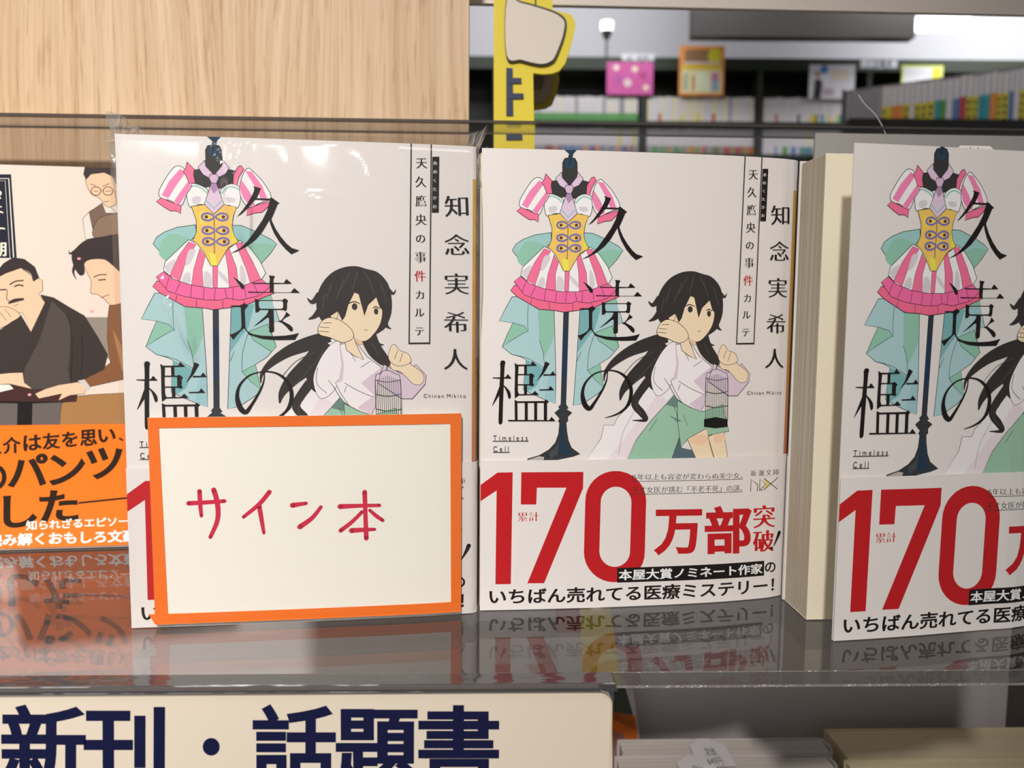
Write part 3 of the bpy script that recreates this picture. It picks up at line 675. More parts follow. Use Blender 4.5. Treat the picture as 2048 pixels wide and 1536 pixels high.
def round_spine(front, th, big=1.5):                  # carry the cover line round the spine and along the back
    a, b = Vector(front[-2]), Vector(front[-1]); c0 = Vector(front[0])
    ch = (b - c0).normalized(); back = Vector((-ch.y, ch.x))
    d = (b - a).normalized(); ang = math.atan2(d.y, d.x); tgt = math.atan2(back.y, back.x)
    out = []; p = b.copy()
    for i in range(1, 6):
        t = ang + (tgt - ang) * i / 5; p = p + Vector((math.cos(t), math.sin(t))) * (big if i < 3 else big * .53); out.append((p.x, p.y))
    need = th - (p - c0).dot(back); q = p + back * max(1.0, need); out.append((q.x, q.y)); nsp = len(out)
    for i in range(1, 4):
        t = tgt + math.pi / 2 * i / 3; q = q + Vector((math.cos(t), math.sin(t))) * 0.5; out.append((q.x, q.y))
    L = (q - c0).dot(ch); e = q - ch * (L - 0.5); out.append((e.x, e.y))
    return out

M_FRONT = cpts([(-10.1, 268.0), (9.5, 269.5), (36.0, 272.3), (68.5, 277.2), (87.6, 281.8), (93.0, 284.0), (94.6, 284.8)])
L_FRONT = cpts([(-118.0, 250.6), (-97.7, 252.9), (-67.2, 256.8), (-31.8, 261.9), (-18.8, 264.3), (-12.9, 265.5)])
R_FRONT = cpts([tuple(on_ground(*q).to_2d()) for q in ((1664, 1282), (1735, 1277.7), (1808, 1272.6), (1859, 1268.6), (1960, 1259.8), (2048, 1251))] + [(204.0, 277.0)])
BAND_TOP = None
def make_cover_print(src):
    A = Art(src.px2uv); dress_art(A); figure_art(A); title_art(A)
    B = Art(src.px2uv); band_art(B)
    return A, B

srcM = Prof(M_FRONT, len(M_FRONT))
ART, BAND = make_cover_print(srcM)
BAND_TOP = srcM.px2uv(1100, 921)[1]
H = 150.6
def block(name, parent, x0, x1, y0, y1, z1, left=M_EDGE, front=M_PAGE):
    mb = MB(); mb.box((x0, y0, 0.15), (x1, y1, z1), front)
    # sides carry the lines of the leaves
    o = mb.build(name, parent, bevel=0.25); me = o.data
    me.materials.append(left); me.materials.append(M_TOPEDGE)
    for p in me.polygons:
        if abs(p.normal.x) > 0.7: p.material_index = 1
        elif abs(p.normal.z) > 0.7: p.material_index = 2
    return o
def white_book(label, pts, th, big):
    front = pts; full = list(front) + round_spine(front, th, big)
    pr = Prof(full, len(front)); uf = pr.ufront
    root = empty('paperback_book', (pr.o.x, pr.o.y, 0.25), pr.ang)
    tag(root, label, 'book', 'copies of the white paperback')
    mb = MB(); ue = pr.cum[-1]
    pr.sheet(mb, 0, ue, 0.1, H, 0, 0.3, M_PAPER)
    pr.print_art(mb, ART, 0, 0, uf, 0, H)
    us = pr.cum[len(front) - 1]; usp = pr.cum[len(front) + 6]
    for k in range(len(front) - 1, len(front) + 5):
        a, b = pr.cum[k], pr.cum[k + 1]
        mb.face([pr.pos(a, 0.1, .03), pr.pos(b, 0.1, .03), pr.pos(b, 140.5, .03), pr.pos(a, 140.5, .03)], M_SPINE)
    mb.build('cover', root)
    mb = MB(); pr.sheet(mb, 0.02, ue - 0.5, 0.05, BAND_TOP, 0.75, 0.18, M_PAPER)
    pr.print_art(mb, BAND, 0.75, 0.02, uf, 0.05, BAND_TOP)
    mb.build('paper_band', root)
    return root, pr

rootM, prM = white_book('white paperback in the middle, its paper band with large red 170 fully visible', M_FRONT, 14.0, 1.5)
block('page_block', rootM, -0.1, 102.5, 3.2, 13.4, 149.6)
rootL, prL = white_book('white paperback in clear plastic film, behind the orange bordered card', L_FRONT, 13.0, 0.6)
block('page_block', rootL, 0.5, 103.0, 3.0, 12.4, 149.6)

# right-hand copy: its cover stands ajar, showing the contents page
prR = Prof(R_FRONT, len(R_FRONT))
rootR = empty('paperback_book', (96.5, 261.4, 0.25), math.radians(3.6))
tag(rootR, 'white paperback at far right, cover swung open before its cream contents page', 'book', 'copies of the white paperback')
def pose_in(o, pr):                          # part kept in its own upright frame
    d = Vector((pr.o.x, pr.o.y, 0.0)) - Vector((96.5, 261.4, 0)); d = Matrix.Rotation(-math.radians(3.6), 3, 'Z') @ d
    o.location = d * S; o.rotation_euler = (0, 0, pr.ang - math.radians(3.6))
mb = MB(); prR.sheet(mb, 0, prR.cum[-1], 0.1, H - 2.0, 0, 0.35, M_PAPER); prR.print_art(mb, ART, 0, 0, prR.ufront, 0, H - 2.0)
mb.sheet = None
o = mb.build('cover', rootR); pose_in(o, prR)
mb = MB(); prR.sheet(mb, 0.02, prR.cum[-1], 0.05, BAND_TOP, 0.75, 0.18, M_PAPER); prR.print_art(mb, BAND, 0.75, 0.02, prR.ufront, 0.05, BAND_TOP)
o = mb.build('paper_band', rootR); pose_in(o, prR)
block('page_block', rootR, 0, 103.5, 0, 18.3, 148.6)
mb = MB(); mb.box((-0.5, 18.6, 0), (105, 19.2, 149.4), M_PAPER); mb.build('back_cover', rootR)
mb = MB(); mb.box((-0.6, 19.25, 0), (105, 19.5, BAND_TOP), M_PAPER); mb.build('back_band', rootR)
mb = MB(); mb.box((-0.2, -0.2, 0.1), (103.5, -0.05, 148.6), M_PAGE)
ppr = Prof([(96.5, 261.2), (96.5 + 103.4 * math.cos(math.radians(3.6)), 261.2 + 103.4 * math.sin(math.radians(3.6)))], 2)
A = Art(ppr.px2uv); A.crop(1300, 280, 3.2); A.char('目', 1292, 918, 44, (92, 84, 72), 'm'); A.char('次', 1286, 1014, 44, (92, 84, 72), 'm')
ppr.print_art(mb, A, 0.1, 0, 103, 0, 148)
mb.build('contents_page', under(rootR, 'page_block'))

def slip(parent, pos, ang, wdt, hgt, body, label=None):    # price slip standing out of the pages
    mb = MB(); mb.prism([(-wdt / 2, -14), (wdt / 2, -14), (wdt / 2, hgt * .45), (wdt / 2 - 2.2, hgt * .85), (wdt / 2 - 3.4, hgt), (-wdt / 2 + 3.4, hgt), (-wdt / 2 + 2.2, hgt * .85), (-wdt / 2, hgt * .45)], 0, 0.2, mat('white_slip_paper', (240, 238, 242), 1, 0.5), axis='y')
    A = Art(lambda x, y: (x, y)); A.f = lambda x, y: (x, -y)
    A.text(body, (-3.2, 0.8), (3.2, 0.8), (-3.2, -hgt + .4), (60, 54, 58), 'm')
    for t, Ly, col in A.tris: mb.face([(p[0], -0.05, p[1]) for p in t], ink(col))
    return mb.build('price_slip', under(parent, 'page_block'), pos, ang)
slip(rootR, (58.5, 17.4, 148.7), 0, 17, 6.6, '定価')
slip(rootL, (54, 8.6, 149.8), 0, 15, 2.6, '定価')

# left: paperback with the orange band
a0, a1 = Vector((-255.0, 323.4)), Vector((-151.0, 338.0))
O_FRONT = [(a0.x + (a1.x - a0.x) * i / 12, a0.y + (a1.y - a0.y) * i / 12) for i in range(13)]
full = O_FRONT + round_spine(O_FRONT, 13)
prO = Prof(full, 13)
rootO = empty('paperback_book', (prO.o.x, prO.o.y, 0.25), prO.ang)
tag(rootO, 'paperback with drawn men and an orange paper band, standing before the oak panel', 'book')
A = Art(prO.px2uv); A.crop(0, 320, 3.0727)
SKN, KIM, KIL, BRN, TRO, HAI, OL = (236, 196, 164), (58, 50, 48), (80, 72, 68), (132, 88, 58), (166, 122, 76), (54, 44, 46), (60, 44, 40)
A.poly([(520, 970), (690, 970), (700, 1260), (640, 1200), (600, 1090)], (146, 136, 126), False)
A.poly([(-400, 1470), (700, 1470), (700, 1640), (-400, 1640)], (104, 96, 94), False)
A.poly([(-300, 92), (68, 92), (103, 606), (-300, 606)], (26, 30, 48), False)
A.line([(-300, 118), (54, 118), (84, 606)], (240, 232, 214), .42, False); A.line([(-300, 132), (32, 132), (62, 606)], (220, 214, 200), .2, False)
# standing man with glasses
A.poly([(545, 325), (640, 262), (720, 330), (730, 490), (525, 490), (508, 365)], (222, 216, 206), False, OL)
A.poly([(548, 325), (628, 268), (650, 330), (740, 330), (740, 480), (580, 480)], (118, 96, 82), False, OL)
A.poly([(580, 480), (588, 390), (640, 348), (760, 345), (760, 480)], (136, 112, 92), True, OL)
A.poly([(525, 120), (560, 88), (650, 80), (695, 105), (722, 150), (718, 265), (660, 292), (612, 240), (556, 205)], SKN, True, OL)
A.poly([(525, 30), (700, 30), (745, 60), (745, 200), (705, 140), (690, 105), (640, 82), (560, 92), (530, 125), (512, 92)], HAI, False)
for cx in (590, 664): A.stroke([(cx + 30 * math.cos(i * math.pi / 4), 195 + 26 * math.sin(i * math.pi / 4), 5) for i in range(8)], (70, 56, 50), True, False, True)
A.line([(618, 192), (634, 192)], (70, 56, 50), .2, False); A.line([(575, 194), (605, 198)], OL, .15); A.line([(648, 196), (682, 194)], OL, .15); A.line([(640, 262), (672, 256)], OL, .15)
A.line([(555, 152), (590, 162)], HAI, .25); A.line([(632, 166), (672, 148)], HAI, .25)
# leaning man in brown
A.poly([(672, 900), (745, 868), (860, 900), (860, 1330), (540, 1400), (478, 1360), (600, 1310), (678, 1250), (660, 1100), (664, 960)], BRN, False, OL)
A.poly([(690, 1040), (745, 1140), (770, 1290), (750, 1300), (715, 1150)], TRO, False)
A.poly([(515, 640), (580, 608), (650, 612), (720, 660), (800, 720), (800, 850), (690, 896), (645, 862), (600, 830), (558, 820), (560, 750)], SKN, True, OL)
A.poly([(440, 600), (455, 560), (520, 500), (610, 478), (800, 474), (800, 720), (736, 690), (690, 650), (640, 616), (560, 616), (520, 640), (520, 700), (490, 712), (455, 660)], HAI, True)
A.stroke([(470, 640, 30), (450, 690, 14), (470, 740, 3)], HAI); A.stroke([(470, 560, 24), (430, 580, 10), (425, 560, 3)], HAI)
A.line([(575, 725), (610, 710), (655, 708)], HAI, .4); A.line([(605, 742), (650, 738)], HAI, .5); A.line([(622, 850), (672, 830)], OL, .25)
A.poly([(370, 1560), (380, 1500), (430, 1460), (560, 1446), (860, 1430), (860, 1640), (370, 1640)], TRO, False, OL)
# seated man in dark kimono
A.poly([(-300, 1388), (430, 1400), (480, 1430), (470, 1490), (-300, 1482)], (70, 42, 40), False)
A.poly([(-300, 1482), (470, 1490), (200, 1500), (196, 1640), (105, 1640), (108, 1500), (-300, 1492)], (32, 26, 28), False)
A.poly([(-120, 700), (130, 668), (200, 718), (235, 730), (262, 745), (262, 810), (236, 826), (246, 840), (278, 880), (192, 1060), (140, 945), (60, 930), (-120, 900)], SKN, False, OL)
A.poly([(-120, 700), (-20, 690), (20, 640), (80, 602), (150, 612), (215, 660), (242, 728), (205, 752), (190, 705), (130, 668), (40, 700), (-40, 740)], HAI, False)
A.poly([(130, 668), (180, 690), (205, 730), (190, 700)], (150, 146, 148), False)
A.line([(60, 770), (95, 750), (146, 744)], HAI, .5); A.line([(88, 782), (116, 772), (145, 778)], HAI, .55); A.line([(0, 802), (40, 800)], HAI, .5)
A.stroke([(52, 884, 12), (90, 868, 24), (148, 858, 14)], (62, 50, 52)); A.line([(46, 800), (42, 860), (60, 866)], OL, .18); A.line([(80, 902), (112, 892)], OL, .2)
A.poly([(250, 832), (330, 850), (420, 905), (520, 962), (600, 1090), (662, 1200), (640, 1290), (560, 1330), (480, 1370), (480, 1410), (200, 1415), (140, 1370), (100, 1400), (-200, 1400), (-200, 1060), (0, 1050), (130, 958), (192, 1062), (278, 885)], KIM, False, OL)
A.poly([(320, 870), (400, 950), (440, 1040), (420, 1300), (440, 1400), (200, 1412), (140, 1370), (150, 1290), (240, 1120), (290, 960)], KIL, False)
A.line([(278, 885), (240, 1000), (180, 1160), (150, 1290)], OL, .3); A.line([(430, 1000), (445, 1200), (430, 1400)], (36, 30, 30), .3); A.line([(500, 1080), (510, 1200), (495, 1330)], (36, 30, 30), .3)
A.poly([(-90, 930), (20, 905), (90, 925), (124, 962), (70, 1000), (20, 1030), (-90, 1070)], SKN, True, OL); A.line([(30, 920), (70, 970)], OL, .12); A.line([(0, 940), (40, 990)], OL, .12)
A.poly([(-200, 1340), (60, 1312), (140, 1310), (150, 1372), (200, 1412), (60, 1380), (-200, 1390)], SKN, False, OL)
A.poly([(-200, 1382), (60, 1384), (84, 1410), (-40, 1440), (-200, 1440)], (236, 230, 222), False)
A.poly([(215, 1440), (280, 1410), (360, 1386), (480, 1368), (530, 1400), (520, 1440), (430, 1450), (360, 1482), (380, 1440), (240, 1470)], SKN, False, OL, .12)
A.poly([(478, 1360), (520, 1352), (556, 1400), (540, 1426)], (206, 200, 196), False)
for x, y in ((486, 610), (566, 934), (182, 1446)): A.ell(x, y, 11, 8, (232, 160, 176))
A.crop(0, 340, 7.68); IV = (240, 232, 214)
A.stroke([(-60, 330, 20), (0, 345, 34), (14, 375, 24), (-10, 410, 18), (10, 445, 20)], IV, True, True)
A.stroke([(-60, 575, 20), (20, 575, 22)], IV, True, True); A.stroke([(-60, 640, 20), (20, 655, 26), (45, 668, 20)], IV, True, True); A.stroke([(-90, 915, 22), (20, 905, 26), (70, 912, 26)], IV, True, True)
A.char('朗', 0, 1225, 230, IV, 'b', 235)
A.tris = [(t, l_, tuple(int(v * .91) for v in c_)) for t, l_, c_ in A.tris]
mb = MB(); prO.sheet(mb, 0, prO.cum[-1], 0.1, 154.5, 0, 0.3, M_CREAMCOVER); prO.print_art(mb, A, 0, 0, prO.ufront, 0, 154.5)
mb.build('cover', rootO)
A = Art(prO.px2uv); A.crop(0, 860, 6.143); DK = (40, 28, 18); WT = (248, 240, 232)
def slant(ch, cx, cy, wd, ht, col, sty, sl=-0.085):
    A.text(ch, (cx - wd / 2, cy + ht / 2 - sl * wd / 2), (cx + wd / 2, cy + ht / 2 + sl * wd / 2), (cx - wd / 2 - 6, cy - ht / 2 - sl * wd / 2), col, sty)
for ch, cx, cy, wd, ht in (('之', -80, 215, 230, 200), ('介', 158, 190, 228, 210), ('は', 412, 160, 228, 195), ('友', 642, 140, 226, 205), ('を', 868, 118, 200, 190), ('思', 1098, 98, 215, 200), ('い', 1325, 72, 216, 165), ('、', 1498, 118, 66, 50)): slant(ch, cx, cy, wd, ht, DK, 'h')
for ch, cx, cy, wd, ht in (('の', -70, 590, 330, 330), ('パ', 352, 500, 500, 400), ('ン', 835, 485, 450, 380), ('ツ', 1295, 410, 450, 390), ('愛', -165, 1050, 360, 390), ('し', 262, 1000, 420, 400), ('た', 735, 935, 480, 400)): slant(ch, cx, cy, wd, ht, DK, 'h', -0.06)
A.poly([(970, 888), (1900, 782), (1900, 806), (970, 910)], DK, False)
A.text('知られざるエピソード', (328, 1236), (1720, 1172), (328, 1112), WT, 'b')
A.text('読み解くおもしろ文豪', (-150, 1440), (1690, 1376), (-150, 1280), WT, 'h')
OR = mat('orange_band_paper', (252, 112, 30), 1.12, 0.42, 0.3)
otop = prO.px2uv(130, 850)[1]
mb = MB(); prO.sheet(mb, 0.02, prO.cum[-1] - 0.5, 0.9, otop, 0.75, 0.18, OR); prO.print_art(mb, A, 0.75, 0.02, prO.ufront, 0.9, otop)
mb.build('paper_band', rootO)
block('page_block', rootO, 0.5, 103.5, 0.8, 12.4, 153.6)
slip(rootO, (77, 7.5, 153.6), 0, 18, 2.0, '定価')

# ================================================================ card and plastic film on the left copy
prC = Prof(L_FRONT, len(L_FRONT))
def cuv(x, y): return prC.px2uv(220 + x / 2.4776, 780 + y / 2.4776)
root = empty('sign_card', (prC.o.x, prC.o.y, 0.25), prC.ang)
tag(root, 'white card bordered with orange tape and handwritten in red, before the wrapped book', 'sign')
def quad_sheet(mb, pts, off, th, mt, lift=0):
    q = [cuv(*p) for p in pts]; n = 14
    g = []
    for i in range(n + 1):
        t = i / n; top = Vector(q[0]).lerp(Vector(q[1]), t); bot = Vector(q[3]).lerp(Vector(q[2]), t)
        g.append((top, bot))
    k = len(mb.v)
    for top, bot in g:
        for p, o in ((top, off), (bot, off), (top, off - th), (bot, off - th)): mb.v.append(prC.pos(p.x, p.y, o))
    for i in range(n):
        a, b = k + 4 * i, k + 4 * i + 4
        for f in ((a, a + 1, b + 1, b), (a + 2, b + 2, b + 3, a + 3), (a, b, b + 2, a + 2), (a + 1, a + 3, b + 3, b + 1)): mb.f.append(f); mb.mi.append(mb.m(mt))
    e = k + 4 * n
    for f in ((k, k + 2, k + 3, k + 1), (e, e + 1, e + 3, e + 2)): mb.f.append(f); mb.mi.append(mb.m(mt))
M_CARD = mat('white_card', (246, 241, 231), 1, 0.6, 0.2)
OT = [(197, 137), (1737, 115), (1735, 1090), (235, 1153)]; IN = [(250, 187), (1684, 165), (1686, 1040), (298, 1101)]
mb = MB(); quad_sheet(mb, OT, 2.0, 0.4, M_CARD)
A = Art(cuv); CR = (198, 38, 70)
for st in ([(398, 558, 24), (490, 553, 22), (575, 547, 20)], [(452, 498, 23), (455, 560, 22), (461, 620, 18)], [(522, 492, 26), (540, 560, 26), (540, 640, 24), (505, 724, 20)], [(795, 502, 23), (745, 562, 22), (668, 625, 18)], [(745, 572, 24), (757, 640, 22), (768, 704, 16)], [(908, 568, 26), (940, 563, 22), (975, 558, 18)], [(1048, 576, 18), (1005, 630, 22), (944, 674, 26)], [(1142, 574, 26), (1240, 570, 20), (1336, 568, 18)], [(1263, 503, 24), (1267, 620, 22), (1271, 730, 24)], [(1250, 600, 18), (1200, 650, 20), (1145, 692, 22)], [(1288, 592, 16), (1320, 620, 20), (1352, 642, 18)], [(1198, 692, 26), (1260, 688, 22), (1312, 686, 16)]):
    A.stroke(st, CR, True, True)
prC.print_art(mb, A, 2.0, 0, 140, -5, 140)
mb.build('card_sheet', root)
M_TAPE = mat('orange_tape', (240, 112, 34), 1.12, 0.5, 0.25)
for q in ([OT[0], OT[1], (1737, 165), (200, 188)], [(203, 1104), (1735, 1040), OT[2], OT[3]], [OT[0], (250, 137), (300, 1152), OT[3]], [(1682, 116), OT[1], OT[2], (1686, 1092)]):
    mb = MB(); quad_sheet(mb, q, 2.16 + random.random() * .05, 0.1, M_TAPE); mb.build('tape_strip', under(root, 'card_sheet'))

# clear film sleeve round the left copy (a part of that wrapped book)
FOLDS = [(29, 146, 2.0, 7, 1.0), (35, 136, 2.2, 10, 1.1), (46, 149, 6, 5, .7), (72, 147, 7, 5, .8), (84, 148, 4, 4, .6), (60, 132, 5, 1.6, .6), (16, 118, 3, 12, .5), (24, 96, 2.4, 9, .7), (12, 84, 2, 9, .6), (88, 120, 6, 9, .5), (50, 142, 3, 4, .5)]
def bump(u, v):
    t_ = max(0.0, (v - 116) / 35)
    h = 3.0 + 0.35 * math.sin(u * .09 + 1) * math.sin(v * .05) + 3.6 * min(1, (v - 78) / 30 if v > 78 else 0) * (1 - t_ ** 3) ** 1
    for u0, v0, ru, rv, am in FOLDS: h += am * math.exp(-((u - u0) / ru) ** 2 - ((v - v0) / rv) ** 2)
    def fold(u0, v0, u1, v1, wd, amp):
        d = Vector((u1 - u0, v1 - v0)); L = d.length; d /= L; r = Vector((u - u0, v - v0)); a = r.dot(d) / L
        if -0.15 < a < 1.15:
            e = max(0, min(1, (a + .15) * 4, (1.15 - a) * 4)); return amp * e * math.exp(-(r.cross(d) / wd) ** 2)
        return 0
    h += fold(28, 151, 33, 128, 2.2, .9) + fold(38, 151, 34, 130, 2.0, .7) + fold(70, 151, 44, 95, 5, .6) + fold(82, 150, 60, 118, 4, .5)
    h += fold(8, 90, 14, 60, 2.5, .5) + fold(56, 133, 66, 131, 1.4, .4) + fold(18, 108, 30, 90, 2.5, .4)
    for u0, sl, va, vb, wd, k in ((31, .20, 129, 149, 1.9, .21), (37, -.12, 134, 149, 1.6, .20), (71, .3, 139, 150, 4.5, .15), (13, .3, 96, 112, 1.8, .30)  ):
        if v > va - 10: h += max(0, vb - v if v > va else (vb - va) * (v - va + 10) / 10) * k * math.exp(-((u - u0 - (vb - v) * sl) / wd) ** 2)
    h -= max(0, v - 148.5) * .5
    return h
mb = MB(); nu, nv = 150, 190; g = {}
for i in range(nu + 1):
    for j in range(nv + 1):
        u = -1.2 + 109.0 * i / nu; v = 0.4 + (H + 1.0) * j / nv
        e = min(1.0, (u + 1.2) / 4, (107.8 - u) / 3); e2 = min(1, v / 4)
        g[i, j] = len(mb.v); mb.v.append(prL.pos(max(u, -1.2), v, max(0.5, bump(u, v) * min(1, .25 + .75 * e) * min(1, .5 + .5 * e2))))
mi = mb.m(M_FILM)
for i in range(nu):
    for j in range(nv): mb.f.append((g[i, j], g[i + 1, j], g[i + 1, j + 1], g[i, j + 1])); mb.mi.append(mi)
def tuft(base, tips, seed):                  # crumpled corner: fan of creased facets
    rnd = random.Random(seed); n = 7
    b0, b1 = base; k = len(mb.v)
    for i in range(n + 1):
        t = i / n; b = Vector(b0).lerp(Vector(b1), t)
        tp = Vector(tips[0]).lerp(Vector(tips[1]), t) + Vector((rnd.uniform(-1, 1), rnd.uniform(-1.4, 1.4), rnd.uniform(-2, 2)))
        md = b.lerp(tp, .5) + Vector((rnd.uniform(-.8, .8), (1.2 if i % 2 else -1.2), rnd.uniform(-1, 1)))
        mb.v += [b + Vector((0, .5 if i % 2 else -.5, 0)), md, tp]
    for i in range(n):
        a = k + 3 * i
        for f in ((a, a + 1, a + 4, a + 3), (a + 1, a + 2, a + 5, a + 4)): mb.f.append(f); mb.mi.append(mb.m(M_CRINKLE))
tuft([(-0.6, 3, 149), (5.0, 2, 151.3)], [(-3.5, 5, 157), (6.5, 3, 153.5)], 3)
tuft([(-0.6, 3, 128), (-0.6, 3, 150)], [(-1.6, 4, 126), (-4, 5, 156)], 5)
tuft([(104, 3, 151), (107.5, 5, 146)], [(105.5, 3, 156.5), (112.5, 5, 157.5)], 8)
tuft([(107.8, 4, 148), (107.8, 4, 118)], [(112.0, 9, 151), (108.2, 7, 112)], 11)
mb.build('film_sleeve', rootL, smooth=False)

# ================================================================ sign under the shelf edge
root = empty('shelf_sign', FX, ROT)
tag(root, 'cream section sign with navy characters below the left shelf edge', 'sign')
SY = -6.5
f0 = Vector(fix(-300, SY)) + Vector((0, FX.y)); f1 = Vector(fix(26.5, SY)) + Vector((0, FX.y))
prS = Prof([(f0.x, f0.y), (f1.x, f1.y)], 2)
ztop = -1.6
mb = MB(); R_ = 4.0
pts = [(-300, -62), (27.5, -62)] + [(27.5 - R_ + R_ * math.cos(a * math.pi / 12), ztop - R_ + R_ * math.sin(a * math.pi / 12)) for a in range(7)] + [(-300, ztop)]
mb.prism(pts, SY, SY + 4.5, mat('cream_sign_plastic', (226, 214, 196), 1, 0.35, 0.4), axis='y')
o = mb.build('sign_panel', root, bevel=1.3)
A = Art(prS.px2uv); NV = (18, 22, 58)
A.crop(0, 1380, 3.657)
A.char('新', 318, 420, 640, NV, 's', 640); A.char('刊', 925, 420, 640, NV, 's', 640); A.ell(1545, 415, 63, 65, NV)
A.crop(480, 1380, 3.657)
A.char('話', 398, 420, 625, NV, 's', 640); A.char('題', 1002, 420, 625, NV, 's', 640); A.char('書', 1600, 420, 625, NV, 's', 640)
mb = MB(); c_, s_ = math.cos(ROT), math.sin(ROT)
loc0 = Matrix.Rotation(-ROT, 2) @ (prS.o - Vector((0, FX.y)))
for pts, Ly, col in A.tris: mb.face([(loc0.x + p[0], SY - 0.03, p[1]) for p in pts if True], ink(col))
lt = mb.build('sign_lettering', under(root, 'sign_panel'))
# clear channel that hooks the sign to the shelf
M_GLOSSY = clear_mat('glossy_clear_channel', (0.55, 0.55, 0.57), 0.12, 0.08, 0.35, (0.12, 0.11, 0.12), 0.25, 60, (1, 3, 3))
mb = MB(); mb.box((-300, SY - 1.0, -1.5), (28.5, 0 - .2, 0.3), M_GLOSSY)
mb.build('channel', root, bevel=0.5)
mb = MB(); mb.box((-300, SY + 4.6, -62), (28.5, SY + 6.0, -1.5), M_ACRYL); mb.build('back_plate', root)

# ================================================================ things beside the books on and above the shelf
mb = MB(); y = 136.0
mb.prism([(131, 1), (330, 1), (330, 175.6), (133, 175.6)], y, y + 1.6, M_FROST, axis='y')
o = tag(mb.build('frosted_divider', None, FX, ROT), 'translucent grey plastic divider standing behind the right-hand books', 'divider')
c = bpy.data.curves.new('fibre', 'CURVE'); c.dimensions = '3D'; c.bevel_depth = 0.00022; c.bevel_resolution = 2
sp = c.splines.new('NURBS'); hp = [(1716, 190), (1726, 208), (1742, 221), (1752, 232), (1758, 243), (1766, 256), (1770, 268)]
sp.points.add(len(hp) - 1)
for p, q in zip(sp.points, hp): v = at_y(q[0], q[1], 361.6 + (q[0] - 1024) * 0.007); p.co = (v.x * S, (v.y - .4) * S, v.z * S, 1)
sp.use_endpoint_u = True
_o = bpy.data.objects.new('tmp_fibre', c); C.objects.link(_o); bpy.context.view_layer.update()
me = bpy.data.meshes.new_from_object(_o.evaluated_get(bpy.context.evaluated_depsgraph_get())); bpy.data.objects.remove(_o)
me.materials.append(mat('pale_fibre', (225, 222, 218), 1, 0.5))
tag(link_mesh('stray_hair', me), 'single pale curved hair clinging to the clear upright panel', 'hair')

# white board along the top right
mb = MB(); mb.box((-60, 203, 249.4), (560, 206, 420), mat('white_board', (224, 214, 204), 1, 0.35, 0.5))
o = mb.build('white_fascia_board', None, FX, ROT, bevel=0.6)
tag(o, 'white fascia board crossing the top right above the shop view', 'board')

# yellow standee
YE, YD = mat('yellow_card', (232, 212, 62), 1.0, 0.5, 0.3), mat('grey_card_face', (222, 212, 200), 1, 0.5, 0.3)
def spt(x, y, Y): v = at_y(1000 + x / 4.8, y / 4.8, Y); return (v.x, v.z)
root = empty('cardboard_standee', (0, 418, -271))
tag(root, 'yellow cardboard standee with grey rounded screen, peeking from behind oak panel', 'standee')
def st_part(name, pts, Y, th, mt, sm=False):
    q = [spt(*p, Y) for p in (crom(pts) if sm else pts)]
    mb = MB(); mb.prism([(x, z + 271) for x, z in q], 0, th, mt, axis='y'); return mb.build(name, root if name == 'board' else under(root, 'board'), (0, Y - 418, 0))
st_part('board', [(-60, -140), (480, -140), (500, 0), (505, 95), (600, 118), (680, 140), (712, 180), (725, 240), (710, 330), (680, 450), (625, 610), (570, 680), (500, 706), (420, 712), (318, 702), (350, 2400), (-60, 2400)], 418, 3, YE)
st_part('screen_outline', [(60, -10), (200, 10), (350, 50), (520, 105), (610, 160), (640, 220), (625, 330), (590, 440), (540, 560), (500, 605), (420, 632), (320, 622), (200, 590), (60, 545)], 416.8, 1.2, mat('dark_outline', (52, 46, 44), 1, 0.5), True)
st_part('screen', [(66, 8), (200, 28), (350, 68), (510, 122), (592, 172), (620, 225), (606, 330), (570, 440), (525, 545), (485, 588), (415, 612), (320, 602), (205, 572), (66, 530)], 416.2, 0.7, YD, True)
for y_, x_ in ((772, 205), (920, 226), (1312, 214), (1640, 200)): st_part('stripe', [(60, y_ - 26), (x_, y_ - 24), (x_ + 2, y_ + 26), (60, y_ + 28)], 417.2, 0.8, mat('navy_card_print', (44, 54, 84), 1, 0.5))
st_part('stripe', [(60, 650), (122, 655), (128, 1110), (60, 1110)], 417.4, 0.6, mat('navy_card_print', (44, 54, 84), 1, 0.5))
st_part('strap_line', [(335, -60), (348, -60), (348, 45), (335, 40)], 417.2, 0.8, mat('dark_outline', (52, 46, 44), 1, 0.5))
def spt2(x, y, Y): return spt(x, y, Y)
root2 = empty('cardboard_standee', (10, 470, -271))
tag(root2, 'second, smaller olive and grey cardboard piece low behind the yellow standee', 'standee')
for nm, pts, Y, th, mt in (('board', [(150, 640), (560, 690), (572, 760), (550, 880), (500, 1000), (440, 1035), (330, 1050), (250, 2700), (150, 2700)], 470, 3, mat('olive_card', (168, 152, 60), 1, 0.5)),
                           ('grey_panel', [(180, 690), (500, 700), (505, 780), (480, 900), (430, 975), (340, 985), (180, 960)], 468.6, 1.2, mat('taupe_card', (148, 138, 128), 1, 0.5)),
                           ('ring', [(180, 700), (428, 705), (420, 800), (390, 855), (180, 850)], 467.8, 0.7, mat('dark_taupe_card', (98, 90, 84), 1, 0.5))):
    q = [spt(*p, Y) for p in pts]; mb = MB(); mb.prism([(x - 10, z + 271) for x, z in q], 0, th, mt, axis='y'); mb.build(nm, root2, (0, Y - 470, 0))

